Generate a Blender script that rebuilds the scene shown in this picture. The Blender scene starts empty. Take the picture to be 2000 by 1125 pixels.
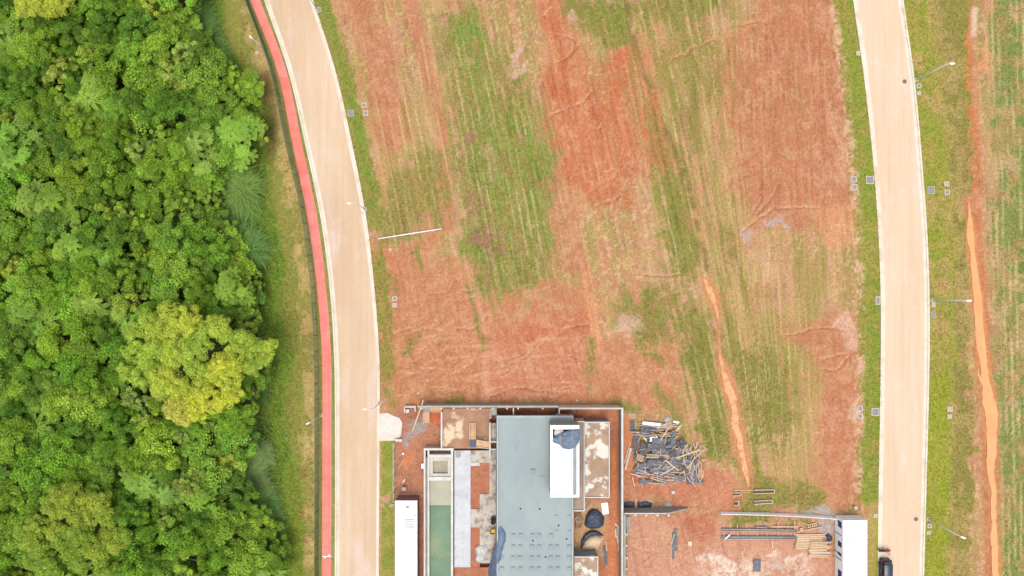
import bpy, math, random
import numpy as np
from mathutils import Vector

# ---------------------------------------------------------------- camera, sky, sun, exposure
scene = bpy.context.scene
COL = scene.collection
S = 0.08            # metres per photo pixel at ground level
H = 107.0           # flying height of the camera
cam_d = bpy.data.cameras.new('camera'); cam = bpy.data.objects.new('camera', cam_d); COL.objects.link(cam)
cam.location = (0, 0, H); cam.rotation_euler = (0, 0, 0)
cam_d.sensor_width = 36; cam_d.lens = 18.0 / (1000 * S / H); cam_d.clip_end = 6000; cam_d.clip_start = 1
scene.camera = cam
world = bpy.data.worlds.new('World'); scene.world = world; world.use_nodes = True
wn = world.node_tree.nodes; wl = world.node_tree.links
SUN_EL, SUN_AZ = math.radians(76), math.radians(190)       # sun high in the south, behind thin cloud
sky = wn.new('ShaderNodeTexSky'); sky.sky_type = 'NISHITA'; sky.sun_disc = False
sky.sun_elevation = SUN_EL; sky.sun_rotation = SUN_AZ; sky.dust_density = 4.0; sky.air_density = 1.0
hs = wn.new('ShaderNodeHueSaturation'); hs.inputs['Saturation'].default_value = 0.32
wl.new(sky.outputs[0], hs.inputs['Color'])
bg = wn['Background']; wl.new(hs.outputs[0], bg.inputs['Color']); bg.inputs['Strength'].default_value = 0.15
sun_d = bpy.data.lights.new('sun', 'SUN'); sun = bpy.data.objects.new('sun', sun_d); COL.objects.link(sun)
sun_d.energy = 0.85; sun_d.angle = math.radians(34); sun_d.color = (1.0, 0.95, 0.88)
d = Vector((math.sin(SUN_AZ) * math.cos(SUN_EL), math.cos(SUN_AZ) * math.cos(SUN_EL), math.sin(SUN_EL)))
sun.rotation_euler = d.to_track_quat('Z', 'Y').to_euler(); sun.location = d * 200
vs = scene.view_settings; vs.view_transform = 'Standard'; vs.look = 'None'; vs.gamma = 1.0; vs.use_curve_mapping = False
vs.exposure = 0.80
scene.cycles.max_bounces = 6; scene.cycles.diffuse_bounces = 3; scene.cycles.transmission_bounces = 3
scene.cycles.transparent_max_bounces = 6

rnd = random.Random(7); nrng = np.random.default_rng(11)
MULT = 1.75

# ---------------------------------------------------------------- small helpers
def W(px, py, z=0.0):
    """ground-plan point (photo pixel seen at height z) -> metres"""
    k = S * (H - z) / H
    return Vector(((px - 1000) * k, (562.5 - py) * k, z))
def lin(c):
    c = np.asarray(c, float) / 255.0
    return np.where(c <= 0.04045, c / 12.92, ((c + 0.055) / 1.055) ** 2.4)
def A(r, g, b, m=None):
    return tuple(np.clip(lin((r, g, b)) / (m or MULT), 0.003, 0.82))
def sm(a, b, x):
    t = np.clip((x - a) / (b - a), 0, 1); return t * t * (3 - 2 * t)

def tag(o, label=None, cat=None, group=None, kind=None):
    if label: o['label'] = label
    if cat: o['category'] = cat
    if group: o['group'] = group
    if kind: o['kind'] = kind
    return o
def empty(name, loc, label, cat, group=None):
    o = bpy.data.objects.new(name, None); COL.objects.link(o); o.location = loc; o.empty_display_size = .3
    return tag(o, label, cat, group)
def copy_tree(o, parent=None):
    c = o.copy(); COL.objects.link(c); c.parent = parent
    for ch in list(o.children): copy_tree(ch, c)
    return c

MATS = {}
def mat(name, c1, c2=None, scale=0.6, rough=0.85, bump=0.0, bscale=12.0, lo=.38, hi=.62, c3=None, scale3=6.0, lo3=.6, hi3=.7,
        spec=0.25, metal=0.0, tint=False, stretch=None, wear=None):
    if name in MATS: return MATS[name]
    m = bpy.data.materials.new(name); m.use_nodes = True; MATS[name] = m
    n = m.node_tree.nodes; l = m.node_tree.links; p = n['Principled BSDF']
    p.inputs['Roughness'].default_value = rough; p.inputs['Specular IOR Level'].default_value = spec
    p.inputs['Metallic'].default_value = metal
    geo = n.new('ShaderNodeNewGeometry'); pos = geo.outputs['Position']
    if stretch:
        vm = n.new('ShaderNodeVectorMath'); vm.operation = 'MULTIPLY'; vm.inputs[1].default_value = stretch
        l.new(pos, vm.inputs[0]); pos = vm.outputs[0]
    def noise(sc, det=6):
        t = n.new('ShaderNodeTexNoise'); t.inputs['Scale'].default_value = sc; t.inputs['Detail'].default_value = det
        t.inputs['Roughness'].default_value = .62
        l.new(pos, t.inputs['Vector']); return t.outputs['Fac']
    def rng(v, a, b):
        r = n.new('ShaderNodeMapRange'); r.inputs[1].default_value = a; r.inputs[2].default_value = b; l.new(v, r.inputs[0]); return r.outputs[0]
    def mix(f, a, b):
        x = n.new('ShaderNodeMix'); x.data_type = 'RGBA'
        if hasattr(f, 'links'): l.new(f, x.inputs[0])
        else: x.inputs[0].default_value = f
        for k, v in ((6, a), (7, b)):
            if hasattr(v, 'links'): l.new(v, x.inputs[k])
            else: x.inputs[k].default_value = (*v, 1)
        return x.outputs[2]
    if c2 is None: c2 = tuple(v * .82 for v in c1)
    c = mix(rng(noise(scale), lo, hi), c1, c2)
    if c3 is not None: c = mix(rng(noise(scale3), lo3, hi3), c, c3)
    if tint:
        oi = n.new('ShaderNodeObjectInfo'); hv = n.new('ShaderNodeHueSaturation')
        mr = n.new('ShaderNodeMapRange'); mr.inputs[3].default_value = 1 - tint; mr.inputs[4].default_value = 1 + tint * .6
        l.new(oi.outputs['Random'], mr.inputs[0]); l.new(mr.outputs[0], hv.inputs['Value']); l.new(c, hv.inputs['Color']); c = hv.outputs[0]
    l.new(c, p.inputs['Base Color'])
    if bump:
        b = n.new('ShaderNodeBump'); b.inputs['Strength'].default_value = bump; b.inputs['Distance'].default_value = .05
        l.new(noise(bscale, 4), b.inputs['Height']); l.new(b.outputs[0], p.inputs['Normal'])
    return m

class G:
    """collects boxes, tubes and strips in world metres, builds ONE mesh object"""
    def __init__(s): s.v = []; s.f = []
    def add(s, vs_, fs):
        o = len(s.v); s.v += [tuple(p) for p in vs_]; s.f += [tuple(i + o for i in f) for f in fs]; return s
    def box(s, x0, y0, z0, x1, y1, z1):
        x0, x1 = min(x0, x1), max(x0, x1); y0, y1 = min(y0, y1), max(y0, y1)
        return s.add([(x0,y0,z0),(x1,y0,z0),(x1,y1,z0),(x0,y1,z0),(x0,y0,z1),(x1,y0,z1),(x1,y1,z1),(x0,y1,z1)],
                     [(3,2,1,0),(4,5,6,7),(0,1,5,4),(1,2,6,5),(2,3,7,6),(3,0,4,7)])
    def pbox(s, a, b, c, e, z0, z1):                    # photo-pixel rectangle seen at its top height z1
        p, q = W(a, b, z1), W(c, e, z1); return s.box(p.x, p.y, z0, q.x, q.y, z1)
    def beam(s, p0, p1, w, h):
        p0, p1 = Vector(p0), Vector(p1); t = (p1 - p0).normalized()
        sd = t.cross(Vector((0,0,1)))
        sd = Vector((1,0,0)) if sd.length < 1e-4 else sd.normalized()
        up = sd.cross(t).normalized(); vs_ = []
        for p in (p0, p1):
            for a, b in ((-1,-1),(1,-1),(1,1),(-1,1)): vs_.append(p + sd * a * w / 2 + up * b * h / 2)
        return s.add(vs_, [(0,1,2,3),(7,6,5,4),(0,4,5,1),(1,5,6,2),(2,6,7,3),(3,7,4,0)])
    def tube(s, p0, p1, r0, r1=None, n=8):
        r1 = r0 if r1 is None else r1; p0, p1 = Vector(p0), Vector(p1); t = (p1 - p0).normalized()
        a = t.orthogonal().normalized(); b = t.cross(a); vs_ = []
        for p, r in ((p0, r0), (p1, r1)):
            for i in range(n):
                th = 2 * math.pi * i / n; vs_.append(p + (a * math.cos(th) + b * math.sin(th)) * r)
        fs = [(i, (i+1) % n, n + (i+1) % n, n + i) for i in range(n)] + [tuple(range(n))[::-1], tuple(range(n, 2*n))]
        return s.add(vs_, fs)
    def loft(s, rings, cap=True):
        n = len(rings[0]); vs_ = [p for r in rings for p in r]; fs = []
        for k in range(len(rings) - 1):
            for i in range(n): fs.append((k*n+i, k*n+(i+1) % n, (k+1)*n+(i+1) % n, (k+1)*n+i))
        if cap: fs += [tuple(range(n))[::-1], tuple(range((len(rings)-1)*n, len(rings)*n))]
        return s.add(vs_, fs)
    def build(s, name, m, parent=None, smooth=False, loc=None):
        off = Vector(parent.location) if parent else Vector(loc or (0,0,0))
        if parent and parent.parent: off = off + Vector(parent.parent.location)
        me = bpy.data.meshes.new(name); me.from_pydata([(x-off.x, y-off.y, z-off.z) for x, y, z in s.v], [], s.f); me.update()
        if smooth: me.polygons.foreach_set('use_smooth', [True] * len(me.polygons))
        me.materials.append(m); o = bpy.data.objects.new(name, me); COL.objects.link(o)
        if parent: o.parent = parent
        elif loc: o.location = loc
        return o

def np_mesh(name, v, f, cols=None, smooth=False):
    v = np.ascontiguousarray(v, np.float32); f = np.ascontiguousarray(f, np.int32); k = f.shape[1]
    me = bpy.data.meshes.new(name); me.vertices.add(len(v)); me.vertices.foreach_set('co', v.ravel())
    me.loops.add(f.size); me.loops.foreach_set('vertex_index', f.ravel())
    me.polygons.add(len(f)); me.polygons.foreach_set('loop_start', np.arange(0, f.size, k, dtype=np.int32))
    if smooth: me.polygons.foreach_set('use_smooth', np.ones(len(f), bool))
    me.update(calc_edges=True)
    if cols is not None:
        a = me.color_attributes.new('Col', 'FLOAT_COLOR', 'POINT')
        a.data.foreach_set('color', np.ascontiguousarray(np.c_[cols, np.ones(len(cols))], np.float32).ravel())
    return me

TAB = np.random.default_rng(3).random((8, 256, 256))
def vnoise(x, y, seed=0):
    xi = np.floor(x).astype(np.int64); yi = np.floor(y).astype(np.int64); fx = x - xi; fy = y - yi
    fx = fx*fx*(3-2*fx); fy = fy*fy*(3-2*fy); t = TAB[seed % 8]; o = (seed // 8) * 57
    x0 = (xi + o) & 255; x1 = (xi + o + 1) & 255; y0 = (yi + o*3) & 255; y1 = (yi + o*3 + 1) & 255
    return (t[x0,y0]*(1-fx)+t[x1,y0]*fx)*(1-fy) + (t[x0,y1]*(1-fx)+t[x1,y1]*fx)*fy
def fbm(x, y, seed=0, oc=4):
    r = 0; a = .5; tot = 0
    for i in range(oc):
        r = r + a * vnoise(x * 2**i + i*17.3, y * 2**i + i*9.1, seed + i); tot += a; a *= .55
    return r / tot

# ---------------------------------------------------------------- road lines (photo rows -> photo columns)
def curve(pts):
    ys = np.array([p[0] for p in pts], float); xs = np.array([p[1] for p in pts], float)
    m = np.gradient(xs, ys)
    def f(y):
        y = np.asarray(y, float); yc = np.clip(y, ys[0], ys[-1]); i = np.clip(np.searchsorted(ys, yc) - 1, 0, len(ys) - 2)
        h = ys[i+1] - ys[i]; t = (yc - ys[i]) / h
        r = (2*t**3-3*t**2+1)*xs[i] + (t**3-2*t**2+t)*h*m[i] + (-2*t**3+3*t**2)*xs[i+1] + (t**3-t**2)*h*m[i+1]
        return r + np.where(y < ys[0], (y-ys[0])*m[0], 0) + np.where(y > ys[-1], (y-ys[-1])*m[-1], 0)
    return f
L_out = curve([(0,516.5),(140,564),(281,596.5),(421,626),(562,644.5),(702,653.5),(843,655),(1125,654.5)])
L_in  = curve([(0,524.5),(140,571.5),(281,604.5),(421,634),(562,652),(702,661),(843,662),(1125,661.7)])
R_in  = curve([(0,604.5),(140,649),(281,680),(421,707),(562,724.5),(702,735.5),(843,736.3),(1125,734.5)])
R_out = curve([(0,611),(140,655),(281,687),(421,714),(562,730.5),(702,740.3),(843,740.5),(1125,739)])
T_l   = curve([(0,489),(140,542),(281,571),(421,600),(562,619),(702,629),(843,629.5),(1125,629)])
T_r   = curve([(0,508),(140,560),(281,590),(421,619),(562,637),(702,647),(843,647.5),(1125,647)])
F_b   = curve([(0,485),(140,535.5),(281,565.5),(421,597),(562,615),(702,621.5),(843,622.5),(1125,622)])
Q_lo  = curve([(0,1667),(169,1690.5),(338,1708),(450,1716),(600,1721),(769,1720),(938,1717),(1125,1714.5)])
Q_li  = curve([(0,1675.5),(169,1699),(338,1715.8),(450,1724),(600,1729),(769,1727.8),(938,1725),(1125,1721.8)])
Q_ri  = curve([(0,1755.5),(169,1779),(338,1793.5),(450,1802),(600,1807),(769,1805.3),(938,1801.3),(1125,1796.6)])
Q_ro  = curve([(0,1764),(169,1787),(338,1802),(450,1810),(600,1815),(769,1813.4),(938,1809),(1125,1804)])
MUD1 = [(1893,395,1),(1895,430,6),(1898,470,11),(1904,530,9),(1911,590,11),(1917,650,11),(1921,700,12),(1929,760,14),(1935,810,15),(1936,860,12),(1938,920,8),(1941,980,8),(1943,1040,8),(1946,1090,9),(1948,1160,9)]
MUD2 = [(1376,545,3),(1384,560,9),(1394,585,9),(1401,610,4),(1404,630,.3),(1406,690,.3),(1410,710,7),(1418,740,11),(1430,780,11),(1434,800,7),(1438,830,11),(1446,870,10),(1455,910,9),(1463,950,2)]

# ---------------------------------------------------------------- ground sheet
def geo_out(a, step, n, q): return a + np.cumsum(step * q ** np.arange(1, n + 1))
def axis(a, b, step, pre, post):
    core = np.arange(a, b + .1, step)
    lo = core[0] - np.arange(8, pre + 1, 8); hi = core[-1] + np.arange(8, post + 1, 8)
    lo2 = lo[-1] - np.cumsum(16 * 1.35 ** np.arange(22)); hi2 = hi[-1] + np.cumsum(16 * 1.35 ** np.arange(22))
    return np.r_[lo2[::-1], lo[::-1], core, hi, hi2]
gx = axis(424, 2016, 2, 560, 160); gy = axis(-16, 1142, 2, 160, 160)
PX, PY = np.meshgrid(gx, gy)
shape = PX.shape
wx = PX + 52*(fbm(PX/80, PY/80, 1)-.5) + 22*(fbm(PX/22, PY/22, 2, 3)-.5) + 9*(fbm(PX/7, PY/7, 4, 2)-.5)
wy = PY + 70*(fbm(PX/80, PY/80, 5)-.5) + 40*(fbm(PX/22, PY/22, 6, 3)-.5) + 12*(fbm(PX/7, PY/7, 7, 2)-.5)
n1 = fbm(PX/75, PY/75, 3); n2 = fbm(PX/20, PY/20, 9); n3 = fbm(PX/5.0, PY/5.0, 12, 3); n4 = nrng.random(shape)
wB = sm(1390, 1500, PX - .12*PY + 60)
uA = PX - .205*PY; uB = PX - .05*PY
u = uA*(1-wB) + uB*wB
stA = fbm(uA/4.5, PY/55, 14, 3); stB = fbm(uB/4.5, PY/70, 17, 3)
streak = stA*(1-wB) + stB*wB
stw = fbm(uA/22, PY/160, 19, 3)*(1-wB) + fbm(uB/22, PY/170, 20, 3)*wB

def sub(x0, x1, y0, y1):
    return slice(*np.searchsorted(gy, (y0, y1))), slice(*np.searchsorted(gx, (x0, x1)))
def poly(pts, f=10, warp=True):
    P = np.array(pts, float); out = np.zeros(shape); pad = f + 30
    s = sub(P[:,0].min()-pad, P[:,0].max()+pad, P[:,1].min()-pad, P[:,1].max()+pad)
    X = (wx if warp else PX)[s]; Y = (wy if warp else PY)[s]
    dist = np.full(X.shape, 1e9); ins = np.zeros(X.shape, bool)
    for i in range(len(P)):
        a, b = P[i], P[(i+1) % len(P)]; e = b - a
        t = np.clip(((X-a[0])*e[0] + (Y-a[1])*e[1]) / (e@e + 1e-9), 0, 1)
        dist = np.minimum(dist, np.hypot(X-a[0]-t*e[0], Y-a[1]-t*e[1]))
        if abs(e[1]) > 1e-9:
            ins ^= ((a[1] > Y) != (b[1] > Y)) & (X < e[0]*(Y-a[1])/e[1] + a[0])
    out[s] = sm(-f, f, np.where(ins, dist, -dist)); return out
def rect(a, b, c, e, f=2, warp=False): return poly([(a,b),(c,b),(c,e),(a,e)], f, warp)
def stroke(pts, w, f=4, warp=True):
    P = np.array([(p[0], p[1], p[2] if len(p) > 2 else w) for p in pts], float); out = np.zeros(shape); pad = P[:,2].max() + f + 30
    s = sub(P[:,0].min()-pad, P[:,0].max()+pad, P[:,1].min()-pad, P[:,1].max()+pad)
    X = (PX+.28*(wx-PX) if warp else PX)[s]; Y = (PY+.28*(wy-PY) if warp else PY)[s]; best = np.full(X.shape, -1e9)
    for a, b in zip(P[:-1], P[1:]):
        e = b[:2]-a[:2]; t = np.clip(((X-a[0])*e[0] + (Y-a[1])*e[1]) / (e@e + 1e-9), 0, 1)
        best = np.maximum(best, (a[2]+(b[2]-a[2])*t) - np.hypot(X-a[0]-t*e[0], Y-a[1]-t*e[1]))
    out[s] = sm(-f, f, best); return out
def blob(x, y, rx, ry=None, f=.35):
    ry = ry or rx; return sm(1+f, 1-f, np.hypot((wx-x)/rx, (wy-y)/ry))

C = np.zeros(shape + (3,)); Z = np.zeros(shape); GR = np.zeros(shape)
def lay(m, col, k=1.0):
    a = np.clip(m*k, 0, 1)[..., None]; C[...] = C*(1-a) + np.asarray(col)*a
def grassy(m, green, thr=.5, k=1.0, soft=.22, src=None):
    """grass that thins out in a ragged way where the mask fades"""
    t = ((n3*.34 + n2*.30 + streak*.36) - .5) * 3.6
    a = sm(-.3, .42, m*1.05 - thr + t*.8) * np.clip(m*2.2, 0, 1)
    lay(a, green, k); GR[...] = np.maximum(GR*(1-.2*a), a*k); return a
soilR, soilP, soilD, soilO = A(203,131,97), A(213,163,128), A(168,98,70), A(232,166,118)
tan, straw, olive, green, bright = A(198,162,104), A(232,206,150), A(150,142,72), A(136,150,62), A(128,156,64)
dkgreen, purple, grey = A(92,112,48), A(170,120,100), A(186,176,170)

C[...] = soilP
lay(sm(.4,.62, n1), soilR, .55)
lay(sm(.38,.56, streak*.5+n2*.3+n3*.2), tan, .8)
lay(sm(.44,.62, stw*.55+n3*.25+n2*.2), olive, .62)
lay(sm(.54,.68, fbm(u/9, PY/48, 22, 3)*.7+n3*.3), A(150,122,72), .45)
lay(sm(.56,.70, fbm(u/11+7, PY/60, 26, 3)*.7+n3*.3), A(224,176,146), .5)
lay(sm(.58,.72, fbm(PX/34, PY/34, 27, 3)*.75+n3*.25), purple, .4)
lay(sm(.55,.7, n3), straw, .35)
# --- tan / thin dry lots
for m, k in ((poly([(700,230),(870,150),(880,440),(740,470)],25),.6), (poly([(1240,60),(1460,80),(1480,700),(1380,560),(1310,300)],25),.6),
             (poly([(1440,600),(1600,480),(1640,990),(1470,960)],25),.7)):
    lay(m*sm(.36,.56,streak*.5+n3*.5), tan, k); lay(m*sm(.5,.64,stw*.5+n3*.5), olive, .6)
# --- bare red areas
def bare(m, c=soilR, k=.9):
    m = m*(1-.55*sm(.52,.7,streak*.45+n2*.25+stw*.3)*sm(1.02,.6,m*.8))
    lay(m, c, k); lay(m*sm(.46,.66,n2*.6+n3*.4), soilP, .45); lay(m*sm(.55,.7,streak), soilD, .3); GR[...] *= (1-.9*m)
bare(poly([(1030,-40),(1085,-40),(1122,70),(1150,150),(1165,175),(1185,90),(1225,72),(1262,130),(1300,240),(1325,290),(1290,330),(1228,345),(1215,400),(1165,395),(1130,372),(1085,365),(1078,250),(1068,120),(1048,60)],26), c=A(206,122,84), k=.92)
bare(poly([(672,-30),(728,-30),(765,100),(800,250),(770,330),(742,300),(722,180),(695,80)],22), k=.8)
bare(stroke([(790,-20,16),(830,110,14),(866,260,9),(878,440,12)],12,9), k=.75)
bare(poly([(1515,-30),(1630,-30),(1650,150),(1668,300),(1672,420),(1600,440),(1500,470),(1452,480),(1480,420),(1450,330),(1425,250),(1405,150),(1440,60)],26), k=.82)
bare(poly([(1540,640),(1680,600),(1692,700),(1692,990),(1620,1000),(1602,900),(1612,760)],20), k=.75)
bare(poly([(742,505),(830,490),(900,500),(940,560),(1145,540),(1160,640),(1330,640),(1335,800),(745,800)],24), A(206,136,98), .8)
bare(poly([(990,612),(1150,600),(1150,648),(985,652)],8), A(208,126,92), .8)
bare(poly([(950,655),(1150,650),(1155,790),(950,790)],10), A(214,138,106), .6)
bare(poly([(1075,360),(1130,380),(1140,520),(1075,520)],12), k=.7)
bare(poly([(1222,1000),(1640,1010),(1640,1180),(1222,1180)],6), A(218,160,132), .95)
bare(poly([(1222,925),(1420,925),(1470,960),(1440,990),(1222,992)],12), A(208,136,104), .95)
bare(poly([(1310,1000),(1400,1000),(1395,1060),(1330,1060)],16), A(184,92,58), .6)
bare(poly([(1600,400),(1682,395),(1690,470),(1590,480)],14), soilO, .6)
bare(stroke([(905,480,10),(925,540,9),(950,650,7)],9,5), A(226,158,128), .8)
bare(stroke([(947,690,5),(950,790,9)],6,3), A(230,166,134), .8)
bare(stroke([(1143,530,6),(1156,600,8),(1165,690,9)],8,3), soilO, .85)
bare(poly([(725,470),(880,440),(890,470),(800,500),(745,560),(728,520)],12), A(208,132,96), .7)
# --- right-hand earth track
bare(stroke([(1888,-30,9),(1890,110,9),(1896,250,18),(1900,380,18),(1912,560,14),(1932,800,20),(1940,1150,13)],16,8), A(204,128,86), .9)
bare(stroke([(1889,-30,4),(1890,100,4),(1893,250,6)],5,3), A(226,130,66), .9)
bare(poly([(1905,140),(1960,60),(1975,75),(1965,120),(1910,150)],9), soilO, .8)
bare(poly([(1955,0),(2010,-20),(2010,120),(1975,100)],18), A(196,140,100), .7)
lay(stroke([(1903,20,6),(1905,70,5)],6,4), A(236,206,180), .8)
# --- lots of green
def lot(pts, c, f=14, k=.9, thr=.5):
    m = poly(pts, f*2.0); grassy(m, olive, thr-.02, .8); pn = fbm(PX/30+uA/11, PY/42, 23, 3)
    a = grassy(m*sm(.30,.60,pn), c, thr+.1, k); lay(a*sm(.5,.62,n2), dkgreen, .3); lay(a*sm(.56,.7,n3), A(166,172,92), .45); return m
g1 = lot([(850,20),(925,0),(958,100),(1010,140),(1060,220),(1078,310),(1070,560),(1000,575),(925,540),(905,400),(870,250)], green, 20, .8, .5)
for pts in ([(868,60),(905,40),(935,60),(950,150),(985,230),(975,290),(930,260),(905,190),(885,130)], [(925,250),(985,235),(1010,330),(1005,420),(950,415),(925,330)], [(1000,240),(1070,260),(1072,345),(1030,350),(1005,300)], [(920,470),(1000,430),(1005,500),(960,525),(930,520)], [(890,10),(935,0),(930,30),(895,32)], [(1030,360),(1065,380),(1060,480),(1040,470)]):
    a = grassy(poly(pts,36)*sm(.30,.58,stw*.5+n2*.5), bright, .6, .78); lay(a*sm(.5,.64,n2), A(110,150,68), .35)
g2 = lot([(1085,-20),(1240,-20),(1235,75),(1180,90),(1150,60),(1110,40)], olive, 14, .8, .5)
g2b = lot([(1100,0),(1220,10),(1215,60),(1150,50)], green, 14, .8, .52)
g3 = lot([(1240,-20),(1430,-20),(1420,40),(1330,70),(1260,50)], olive, 18, .7, .58)
g4 = lot([(1270,345),(1320,330),(1352,450),(1385,530),(1320,535),(1290,450)], green, 18, .85, .48)
g5 = lot([(1310,590),(1390,600),(1425,800),(1445,905),(1385,895),(1350,760)], A(138,140,62), 18, .85, .5)
g6 = lot([(1440,690),(1520,680),(1560,790),(1545,860),(1470,850)], olive, 16, .7, .48)
g7 = lot([(1190,590),(1330,560),(1330,650),(1260,690)], olive, 22, .6, .56)
lot([(1465,890),(1530,950),(1620,960),(1600,995),(1440,1005),(1440,985)], A(160,148,78), 14, .9, .42)
lot([(830,300),(870,290),(880,430),(760,465),(740,400)], A(178,152,86), 24, .6, .5)
for pts, w in (([(820,470),(808,490),(822,505),(825,520)],8), ([(915,560),(930,620),(935,650),(947,682)],8), ([(790,690),(815,655)],9), ([(1158,660),(1160,700)],6),
               ([(1262,690),(1290,705)],12), ([(1285,760),(1310,790),(1325,820)],11), ([(755,770),(775,800)],10), ([(770,545),(775,570)],10), ([(875,790),(905,778)],10),
               ([(1200,790),(1240,800)],11), ([(1218,560),(1230,590)],9), ([(880,330),(875,400)],7), ([(1150,690),(1152,760)],5),
               ([(1430,1008),(1560,1020),(1600,1030)],7), ([(1490,1030),(1500,1036)],6), ([(1330,300),(1332,330)],7)):
    grassy(stroke(pts, w*.9, 16), A(140,146,70), .62, .8)
# right field beyond the track
rf = sm(1915, 1950, wx - .02*PY) * 1.0
grassy(rf, A(172,156,92), .4, .8); lay(rf*sm(.5,.64,fbm(PX/22,PY/40,29,3)), A(206,176,130), .7); grassy(rf*sm(.38,.56,n1*.5+n2*.5), A(136,150,78), .62, .8)
grassy(rf*sm(1940,2000,PX)*sm(.4,.55,n1*.5+n2*.5), A(122,148,68), .75, .6)
mid = sm(1812,1830,wx)*sm(1905,1880,wx)
grassy(mid, A(178,160,92), .32, .85); grassy(mid*sm(.45,.55,n1*.5+n2*.5), olive, .4, .8)
# straw rows left by the mower / sod seams
def rows(m, sp, wd, col, k, uu=None, seed=31):
    uu = u if uu is None else uu
    jj = uu/sp + .35*(fbm(uu/60, PY/120, seed, 2)-.5); idx = np.floor(jj); fr = np.abs(jj-idx-.5)*sp
    amp = sm(.40,.66, vnoise(idx*3.7+.5, PY/48, seed)*.6+n2*.4)*(.35+.65*vnoise(idx*1.3, PY*0+4.5, seed+1))
    wv = wd*(.6+.9*vnoise(idx*2.3+.7, PY/30, seed+2)); lay(m*amp*sm(1, .3, (fr + 4.5*(n3-.5))/wv), col, k)
center = sm(770,850,PX+.1*PY)*sm(1690,1640,PX)*sm(620,480,PY)
lay(g1*sm(.49,.60,stA*.55+n2*.3+n3*.15), A(192,168,108), .42); lay(g1*sm(.56,.68,stw*.6+n2*.4), A(206,160,122), .42)
rows(center*(g1*.9+.38*(1-g1)), 14, 2.4, straw, .8)
rows(center*sm(.4,.6,n1), 9, 2.0, A(126,116,62), .35, seed=35)
rows(np.clip(g4+g5+g6+poly([(1380,500),(1600,560),(1600,900),(1480,900)],30)*.8,0,1), 12, 2.2, straw, .75, seed=33)
rows(rf, 12, 3.2, straw, .85, uu=PX-.02*PY, seed=37)
rows(poly([(1440,60),(1660,60),(1670,560),(1480,560)],30), 8, 2.0, A(150,104,62), .26, uu=PX-.04*PY, seed=36)
band = poly([(1190,-20),(1420,-20),(1440,300),(1500,620),(1560,900),(1420,920),(1330,640),(1270,340),(1240,200)],40)
grassy(band*sm(.36,.6,fbm(u/26, PY/120, 30, 3)), A(150,142,70), .78, .7)
rows(band, 17, 3.6, A(122,116,54), .6, seed=38); rows(band, 17, 2.6, straw, .8, seed=39)
rows(poly([(985,60),(1070,200),(1080,560),(940,570),(900,300)],30), 13, 3.4, A(112,116,48), .6, seed=40)
rows(poly([(690,0),(870,0),(890,440),(760,460)],40), 15, 3.0, A(140,116,62), .5, seed=41); rows(poly([(690,0),(870,0),(890,440),(760,460)],40), 19, 2.2, straw, .6, seed=42)
# furrow with weeds that runs down the middle
fur = 1.3*stroke([(1216,-20),(1240,90),(1330,320),(1352,390),(1392,560),(1410,660)],5,6)
lay(fur*sm(.3,.6,n2), A(140,116,66), .65)
lay(stroke([(1395,600,7),(1412,700,9),(1440,860,8),(1470,960,9)],8,6)*sm(.35,.55,n2), A(120,112,56), .6)
# purple-brown spoil and grey grit
for x, y, rx, ry, c, k in ((920,275,17,16,purple,.8),(955,455,26,14,purple,.8),(980,490,20,12,purple,.5),(930,400,12,10,purple,.6),(1510,447,20,15,A(192,180,172),.75),(1460,472,13,11,A(196,182,172),.6),
        (1600,1000,30,11,A(186,180,174),.9),(1622,1030,15,28,A(186,182,176),.85),(1225,625,34,18,A(226,188,166),.6),(1655,640,16,30,A(232,190,164),.7),(1480,505,18,14,A(206,168,140),.5),
        (1668,820,10,16,A(230,196,166),.6),(1640,300,10,60,A(228,176,140),.5),(860,30,14,10,purple,.5),(1000,110,10,30,A(226,184,160),.7),(1020,150,14,18,A(228,190,166),.7),(1120,40,10,14,A(230,186,160),.6)):
    lay(blob(x,y,rx,ry)*(.5+.7*n3), c, k)
# lime dust of the building site
for x, y, rx, ry, k in ((1395,1085,30,16,.9),(1440,1100,34,24,.9),(1420,1120,50,14,.8),(1500,1085,18,10,.85),(1545,1088,16,7,.8),(1570,1085,14,8,.8),(1480,1115,40,16,.55),(1380,1080,26,5,.8),(1560,1110,40,18,.5)):
    lay(blob(x,y,rx,ry,.6)*sm(.3,.6,n3*.6+n2*.4), A(246,228,208), k*.8)
lay(blob(1530,1115,30,12)*sm(.35,.6,n2), A(190,184,176), .8)
# rain rills in the bare earth: pale sand ribbons and dark cut edges
def rill(pts, w=2.2, dark=True, k=.7):
    m = stroke(pts, w, 2.0); lay(m*(.3+.9*n3), A(236,184,142), k*.8)
    if dark: lay(stroke([(p[0]+2, p[1]+3.2) for p in pts], w*.75, 1.8), A(152,86,60), k*.7)
    Z[...] -= m*.05
rr = random.Random(5)
for pts in ([(1075,225),(1100,212),(1138,196),(1155,178)], [(1080,122),(1108,110),(1130,82)], [(1060,30),(1080,10)], [(1070,60),(1120,78),(1116,100)], [(1130,232),(1165,248),(1175,236)],
            [(1310,120),(1335,108),(1352,92),(1395,80)], [(1450,455),(1480,430),(1510,408),(1600,405)], [(1165,395),(1190,392),(1210,380)], [(1240,530),(1290,538),(1330,535)],
            [(1540,650),(1590,640),(1650,645)], [(1600,725),(1640,715),(1660,690)], [(1600,700),(1650,690)], [(960,770),(1020,760),(1050,765),(1110,758)], [(1100,640),(1145,628)], [(1440,50),(1500,45)],
            [(1475,360),(1490,385),(1470,420)], [(1520,355),(1510,385),(1480,420)]): rill(pts)
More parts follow.
